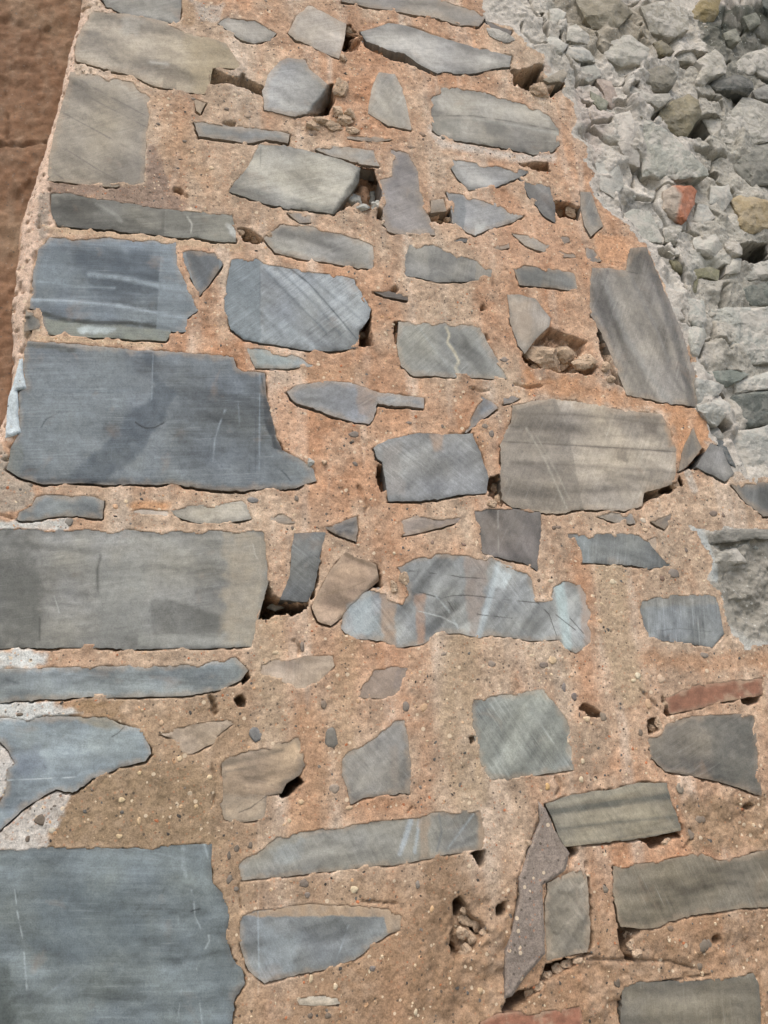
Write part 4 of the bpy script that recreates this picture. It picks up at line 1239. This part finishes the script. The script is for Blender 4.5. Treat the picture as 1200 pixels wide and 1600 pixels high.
rs = np.random.RandomState(5)
for i, (p, c, a, am, sw, sa, kw) in enumerate(allst):
    rg = stones[i]
    out = rg[:, 0].max() < -20 or rg[:, 0].min() > 1220 or rg[:, 1].min() > 1620 or rg[:, 1].max() < -20
    step = 9.0 if out else 3.0
    if out:
        rg = rg[::2]
    ov, tr, bnd = triangulate(rg, step, i, None if out else mark_points(rg))
    x, y = ov[:, 0], ov[:, 1]
    W = unproject(x, y)
    d = -sdpoly(x, y, rg)[0]
    isb = 'brick' in kw
    off = .5 * kw.get('off', .0002 + .0008 * rs.rand())
    r_ = kw.get('rough', .6 if not isb else 1.2)
    h = off + fbm(W[:, 0], W[:, 2], 16, 3, 300 + i) * .0007 + fbm(W[:, 0], W[:, 2], 60, 3, 301 + i) * .0006 * r_
    if r_ > 1.5:
        h += facets(W[:, 0], W[:, 2], 45, 400 + i, 1.2, .6)[0] * .0035
    h = h - (1 - sstep(0, 2.6, d)) * (.0004 + .0030 * np.clip(fbm(W[:, 0], W[:, 2], 45, 3, 303 + i) * 1.3 - .15, 0, 1))
    for (q0, q1, sl) in kw.get('ch', []):
        q0, q1 = np.array(q0, float), np.array(q1, float)
        e = (q1 - q0) / np.hypot(*(q1 - q0))
        nn = np.array([-e[1], e[0]])
        cen = p.mean(0)
        if (cen - q0) @ nn > 0:
            nn = -nn
        dd = np.clip((np.stack([x, y], -1) - q0) @ nn + fbm(x, y, 1 / 12., 3, 304) * 2.5, 0, 1e9)
        h = h - dd * .00135 * sl * (1 + .25 * fbm(x, y, 1 / 7., 2, 305))
    col = np.tile(alb(c), (len(x), 1))
    sd_ = 500 + i
    col *= np.array([1.135, 1.075, 1.04]) * (1 + .07 * fbm(x, y, 1 / 60., 4, sd_)[:, None])
    ca, sa_ = math.cos(math.radians(a)), math.sin(math.radians(a))
    wu, wv = x * ca + y * sa_, -x * sa_ + y * ca
    wv = wv + 9 * fbm(x, y, 1 / 70., 3, sd_ + 7); wu = wu + 14 * fbm(x, y, 1 / 40., 2, sd_ + 8)
    if not isb:
        bands = fbm(wu / 9.0, wv, 1 / 26., 4, sd_ + 9, .6)
        clouds = fbm(wu / 2.2, wv, 1 / 34., 5, sd_ + 10, .62)
        fine = fbm(wu / 12.0, wv, 1 / 6., 3, sd_ + 11, .6)
        bands = np.sign(bands) * np.abs(bands) ** .8; clouds = np.sign(clouds) * np.abs(clouds) ** .85
        diag = fbm((x * .75 + y * .66) / 7.0, -x * .66 + y * .75 + 10 * fbm(x, y, 1 / 60., 2, sd_ + 12), 1 / 30., 4, sd_ + 13, .6)
        col *= np.clip(1 + (1.0 * (am + .08) * bands + .50 * clouds + .30 * am * fine + .24 * diag), .45, 1.8)[:, None]
        hue = fbm(x, y, 1 / 55., 3, sd_ + 14)[:, None]
        col *= 1 + hue * np.array([.06, .03, -.05])
        wdt = np.ptp(p[:, 0])
        rq = np.random.RandomState(700 + i)
        for _ in range(int(wdt > 60) + int(wdt > 170) + int(wdt > 300)):
            xs = p[:, 0].min() + wdt * rq.uniform(.2, .8) + (y - p[:, 1].mean()) * rq.uniform(-.12, .05)
            col *= (1 + rq.choice([-1, 1]) * rq.uniform(.02, .05) * sstep(-1.2, 1.2, x - xs))[:, None]
    edge = (1 - sstep(0, 7, d + fbm(x, y, 1 / 9., 3, sd_ + 1) * 3.5))[:, None]
    if isb:
        col = col * (1 + .45 * fbm(x, y, 1 / 8., 4, sd_ + 2, .65)[:, None])
        sm_ = np.clip(fbm(x, y, 1 / 22., 4, sd_ + 3, .65) * 2.4 - .25, 0, .75)[:, None] + edge * .45
        sm_ = np.clip(sm_, 0, .85)
        col = col * (1 - sm_) + alb((180, 150, 124)) * sm_
    else:
        ec = alb((176, 152, 128)) if (i % 3) else alb((96, 92, 86))
        edge = (1 - sstep(0, 10, d + fbm(x, y, 1 / 12., 3, sd_ + 1) * 7))[:, None]
        col = col * (1 - edge * .42) + ec * edge * .42
        paint(col, x, y, MK)
    for (q0, q1, sl) in kw.get('ch', []):
        pass
    nm = 'brick' if isb else 'stone'
    o = solid(nm, ov, tr, bnd, h, -.055, col, M_STONE, wall, True, .03)
    o['bedding_angle'] = math.radians(a); o['bedding_strength'] = float(am)
    o['saw_angle'] = math.radians(sw); o['saw_strength'] = float(sa)
    if isb:
        o['label'] = kw['brick']
    # sharp arris between the sawn face and the sides
    me = o.data
    nf = len(tr)
    sm = np.ones(len(me.polygons), bool); sm[nf:] = False
    me.polygons.foreach_set('use_smooth', sm)

# smears of later mortar: a mauve-grey patch and a torn white plaster crust
PATCH = [('mortar_patch', '840 1250 853 1263 867 1297 890 1333 883 1360 847 1383 850 1433 852 1490 820 1527 800 1557 788 1560 790 1490 800 1453 813 1400 810 1373 827 1323 843 1283', (150,134,122), .004, 'smooth mauve-grey smear of mortar', M_MORTAR),
         ('plaster_crust', '30 562 36 560 38 585 42 607 27 610 30 640 31 665 34 676 20 682 8 684 10 650 14 620 20 600 26 577', (206,210,210), .004, 'torn white plaster crust at the wall edge', M_RUBBLE)]
for k, (nm, pts, c, off, lab, mat) in enumerate(PATCH):
    rg = ragged(P(pts), 1.6, 900 + k, 4)
    ov, tr, bnd = triangulate(rg, 3.0, 900 + k)
    W = unproject(ov[:, 0], ov[:, 1])
    d = -sdpoly(ov[:, 0], ov[:, 1], rg)[0]
    h = off + fbm(W[:, 0], W[:, 2], 30, 4, 910) * .002 + .0016 * np.exp(-((d - 4) / 3.0) ** 2) - (1 - sstep(0, 4, d)) * .004
    col = np.tile(alb(c), (len(d), 1)) * (1 + .12 * fbm(ov[:, 0], ov[:, 1], 1 / 20., 4, 911)[:, None])
    o = solid(nm, ov, tr, bnd, h, -.02, col, mat, wall, True)
    o['label'] = lab

# ------------------------------------------------------------------ stones of the broken core
def rockface(rg, step, ht, seed, flat=False):
    ov, tr, bnd = triangulate(rg, step, seed)
    x, y = ov[:, 0], ov[:, 1]
    cen = rg.mean(0)
    half = np.ptp(rg, 0) / 2 + 1e-6
    u, v = (x - cen[0]) / half[0], (y - cen[1]) / half[1]
    rs2 = np.random.RandomState(seed)
    h = np.full(len(x), 1.0)
    tl = rs2.uniform(-.25, .25, 2)
    h = h + tl[0] * u + (tl[1] - (.0 if flat else .12)) * v * -1
    if not flat:
        for k in range(4):
            th = rs2.uniform(0, 2 * math.pi) if k > 3 else k * math.pi / 2 + rs2.uniform(-.5, .5)
            r0_ = rs2.uniform(.0, .65)
            sl = rs2.uniform(.5, 1.8)
            h = np.minimum(h, 1.1 - sl * (u * math.cos(th) + v * math.sin(th) - r0_))
    d = -sdpoly(x, y, rg)[0]
    h = h - (1 - sstep(0, 2.5, d)) * .12
    h = h + fbm(x, y, 1 / 22., 4, seed + 3, .55) * .20 + fbm(x, y, 1 / 8., 3, seed + 4, .6) * .16
    return ov, tr, bnd, np.maximum(h, -.6) * ht

for k, (p, c, ht, ang, kw) in enumerate(ROCKS):
    rg = ragged(p, 2.6, 1000 + k, 5)
    ov, tr, bnd, h = rockface(rg, 3.2, ht * .46, 1000 + k, kw.get('flat', False))
    cen = rg.mean(0)
    pts = [cen] + [cen + (q - cen) * .8 for q in rg[::max(1, len(rg) // 8)]]
    hb = float(np.median([surf_h(q[0], q[1]) for q in pts]))
    x, y = ov[:, 0], ov[:, 1]
    if max(c) >= 136 and max(c) - min(c) <= 28:
        c = tuple(v * .62 + w * .38 for v, w in zip(c, (192, 183, 170)))
    col = np.tile(alb(c), (len(x), 1)) * (1 + .24 * fbm(x, y, 1 / 18., 4, 1100 + k)[:, None])
    if kw.get('brick'):
        gk = (1 - sstep(-3, 3, (x - 1062) + (y - 320) * .25 - np.clip(304 - y, 0, 20) * -1.2))[:, None] * .85
        col = col * (1 - gk) + alb((176, 164, 148)) * gk
    o = solid('rubble_stone', ov, tr, bnd, hb + h - ht * .15, hb - .07, col, M_ROCK, core, False, .08, .9)
    o['bedding_angle'] = math.radians(ang)
    sat = max(c) - min(c)
    o['lime_cover'] = .2 if (sat > 28 or max(c) < 136) else 1.0
    if kw.get('brick'):
        o.name = 'brick'; o['lime_cover'] = 0.12
        o['label'] = 'broken orange brick end stuck in the rubble core'
        o['bedding_strength'] = .3

# ------------------------------------------------------------------ lumps, pebbles, crumbs
def ico(sub):
    import bmesh
    bm = bmesh.new(); bmesh.ops.create_icosphere(bm, subdivisions=sub, radius=1.0)
    v = np.array([list(q.co) for q in bm.verts]); f = np.array([[q.index for q in t.verts] for t in bm.faces])
    bm.free()
    return v, f
IV1, IF1 = ico(1); IV2, IF2 = ico(2); IV3, IF3 = ico(3)
def n3(v, fr, seed):
    return fbm(v[:, 0] + v[:, 1] * .71, v[:, 2] - v[:, 1] * .53, fr, 3, seed)
for k, L in enumerate(LUMPS):
    x, y, rx, ry = L[:4]
    h = surf_h(x, y)
    pxm = float(np.linalg.norm(unproject(x + 1., y) - unproject(x, y)))
    rl = np.random.RandomState(1300 + k)
    rad = np.full(len(IV3), 1.25)
    for _ in range(11):
        nn = rl.normal(size=3); nn /= np.linalg.norm(nn)
        rad = np.minimum(rad, rl.uniform(.52, .98) / np.maximum(IV3 @ nn, .05))
    v = IV3 * (rad + .14 * n3(IV3, 2.2, 1300 + k) + .20 * n3(IV3, 6.5, 1400 + k))[:, None]
    q = unproject(x, y, h + .001)
    V = v * np.array([rx, min(rx, ry) * .8, ry]) * pxm * 1.05 + q
    base = (188, 182, 172) if len(L) > 4 else (188, 160, 134)
    col = np.tile(alb(base), (len(V), 1)) * (1 + .15 * n3(IV3, 2.5, 1500 + k)[:, None])
    mesh_obj('mortar_lump', V, IF3, M_MORTAR if len(L) == 4 else M_RUBBLE, wall, col, None, False)

for k, (x, y, rx, ry, c) in enumerate(PEB):
    if x < 0 or y > 1600:
        continue
    pxm = float(np.linalg.norm(unproject(x + 1., y) - unproject(x, y)))
    rl = np.random.RandomState(1600 + k)
    rad = np.full(len(IV2), 1.2)
    for _ in range(7):
        nn = rl.normal(size=3) * np.array([1, .2, 1]); nn /= np.linalg.norm(nn)
        rad = np.minimum(rad, rl.uniform(.7, 1.0) / np.maximum(IV2 @ nn, .05))
    v = IV2 * (rad + .18 * n3(IV2, 1.7, 1600 + k))[:, None]
    v = np.sign(v) * np.abs(v) ** np.array([1, .5, 1])     # sawn flat on the face
    V = v * np.array([rx * pxm, .0018, ry * pxm]) * .92 + unproject(x, y, surf_h(x, y) - .0006)
    col = np.tile(alb(c) * .72 + alb((176, 146, 118)) * .28, (len(V), 1)) * (1 + .3 * n3(IV2, 2.5, 1650 + k)[:, None])
    o = mesh_obj('pebble', V, IF2, M_STONE, wall, col, None, True)
    o['bedding_angle'] = 0.3; o['bedding_strength'] = .25; o['saw_angle'] = 0.; o['saw_strength'] = .3

# uncounted fine aggregate in the mortar and crumbs in the core
def scatter(name, n, test, size, colours, parent, mat, flat, seed, skew=2.2):
    r = np.random.RandomState(seed)
    VV, FF, CC = [], [], []
    o_ = 0; cnt = 0
    while cnt < n:
        j = r.randint(4, nz_ - 4); i = r.randint(4, nx_ - 4)
        if not (-30 < PX[j, i] < 1230 and -30 < PY[j, i] < 1630) or not test(j, i):
            continue
        s = size[0] + (size[1] - size[0]) * r.rand() ** skew
        rot = r.rand() * 6.28
        sc = np.array([s * r.uniform(.7, 1.3), s * flat, s * r.uniform(.6, 1.1)])
        v = IV1 * (1 + .35 * (r.rand(len(IV1), 1) - .5)) * sc
        v = np.stack([v[:, 0] * math.cos(rot) - v[:, 2] * math.sin(rot), v[:, 1], v[:, 0] * math.sin(rot) + v[:, 2] * math.cos(rot)], -1)
        VV.append(v + np.array([GX[j, i], -Hh[j, i] + s * flat * .55, GZ[j, i]])); FF.append(IF1 + o_); o_ += len(IV1)
        c = alb(colours[r.randint(len(colours))]) * r.uniform(.85, 1.12)
        CC.append(np.tile(c, (len(IV1), 1)))
        cnt += 1
    o = mesh_obj(name, np.concatenate(VV), np.concatenate(FF), mat, parent, np.concatenate(CC), None, False)
    o['kind'] = 'stuff'
    return o
ag = scatter('fine_aggregate', 2600, lambda j, i: STD[j, i] > 5 and rubd[j, i] > 6 and Hh[j, i] > -.006 and jd[j, i] > 30, (.0012, .0050),
        [(222,194,160),(224,200,168),(206,170,136),(96,90,84),(110,104,98),(132,120,108),(190,120,84),(80,72,66),(214,168,128)], wall, M_MORTAR, .45, 3)
cr = scatter('core_crumbs', 110, lambda j, i: rubd[j, i] < -6, (.002, .010), [(190,184,172),(150,146,136),(130,124,114),(184,172,160),(160,150,132)], core, M_RUBBLE, .7, 4)

# ------------------------------------------------------------------ the brown plastered wall beyond the left edge
bx = np.concatenate([np.arange(-2.6, -1.0, .02), np.arange(-1.0, -.15, .0045)]); bz = np.arange(-.05, fz1 + .7, .006)
BX, BZ = np.meshgrid(bx, bz)
ff, ee = facets(BX + fbm(BX, BZ, 12, 3, 711) * .03, BZ * 1.0 + fbm(BX, BZ, 12, 3, 712) * .03, 14, 713, 1.0, .6)
BH = fbm(BX, BZ, 5, 4, 701) * .012 + fbm(BX, BZ, 34, 5, 702, .62) * .009 + ff * .006
bqx, bqy = project(BX, np.full_like(BX, .24), BZ)
crk = dline(bqx, bqy, P('-200 230 0 226 30 228 45 224 75 222 140 226')) + fbm(BX, BZ, 50, 3, 703) * 4
BH -= (1 - sstep(.5, 3.5, crk)) * .012
crk2 = dline(bqx, bqy, P('12 178 14 200 12 222')) + fbm(BX, BZ, 50, 3, 703) * 4
BH -= (1 - sstep(.5, 3., crk2)) * .008
bc = np.tile(alb((140, 106, 82)), (BX.size, 1))
q1 = fbm(BX.ravel(), BZ.ravel(), 5, 5, 721)[:, None]; q2 = fbm(BX.ravel() * 3, BZ.ravel(), 14, 4, 722)[:, None]
bc = bc + np.clip(q1 * 1.8, 0, 1) * (alb((152, 126, 102)) - bc) * .9
bc = bc + np.clip(-q1 * 1.8, 0, 1) * (alb((118, 86, 64)) - bc) * .7
bc = bc + np.clip(q2 * 1.6 - .1, 0, 1) * (alb((158, 132, 110)) - bc) * .6
q3 = fbm(BX.ravel() * 1.4, BZ.ravel(), 40, 4, 723, .65)[:, None]
bc = bc * (1 + .28 * q3)
bc = bc + np.clip(1.6 - BZ.ravel()[:, None] * .0 - (BZ.ravel()[:, None] - 1.2), 0, 1) * (alb((160, 116, 90)) - bc) * .4
pw = mesh_obj('plastered_wall', np.stack([BX.ravel(), (.24 - BH).ravel(), BZ.ravel()], -1), gridfaces(len(bx), len(bz)), M_PLASTER, None, bc, np.array([-1.4, .24, 0]), True)
pw['label'] = 'rough brown earthen plastered wall set back along the left edge'
pw['category'] = 'wall'
pw['kind'] = 'thing'
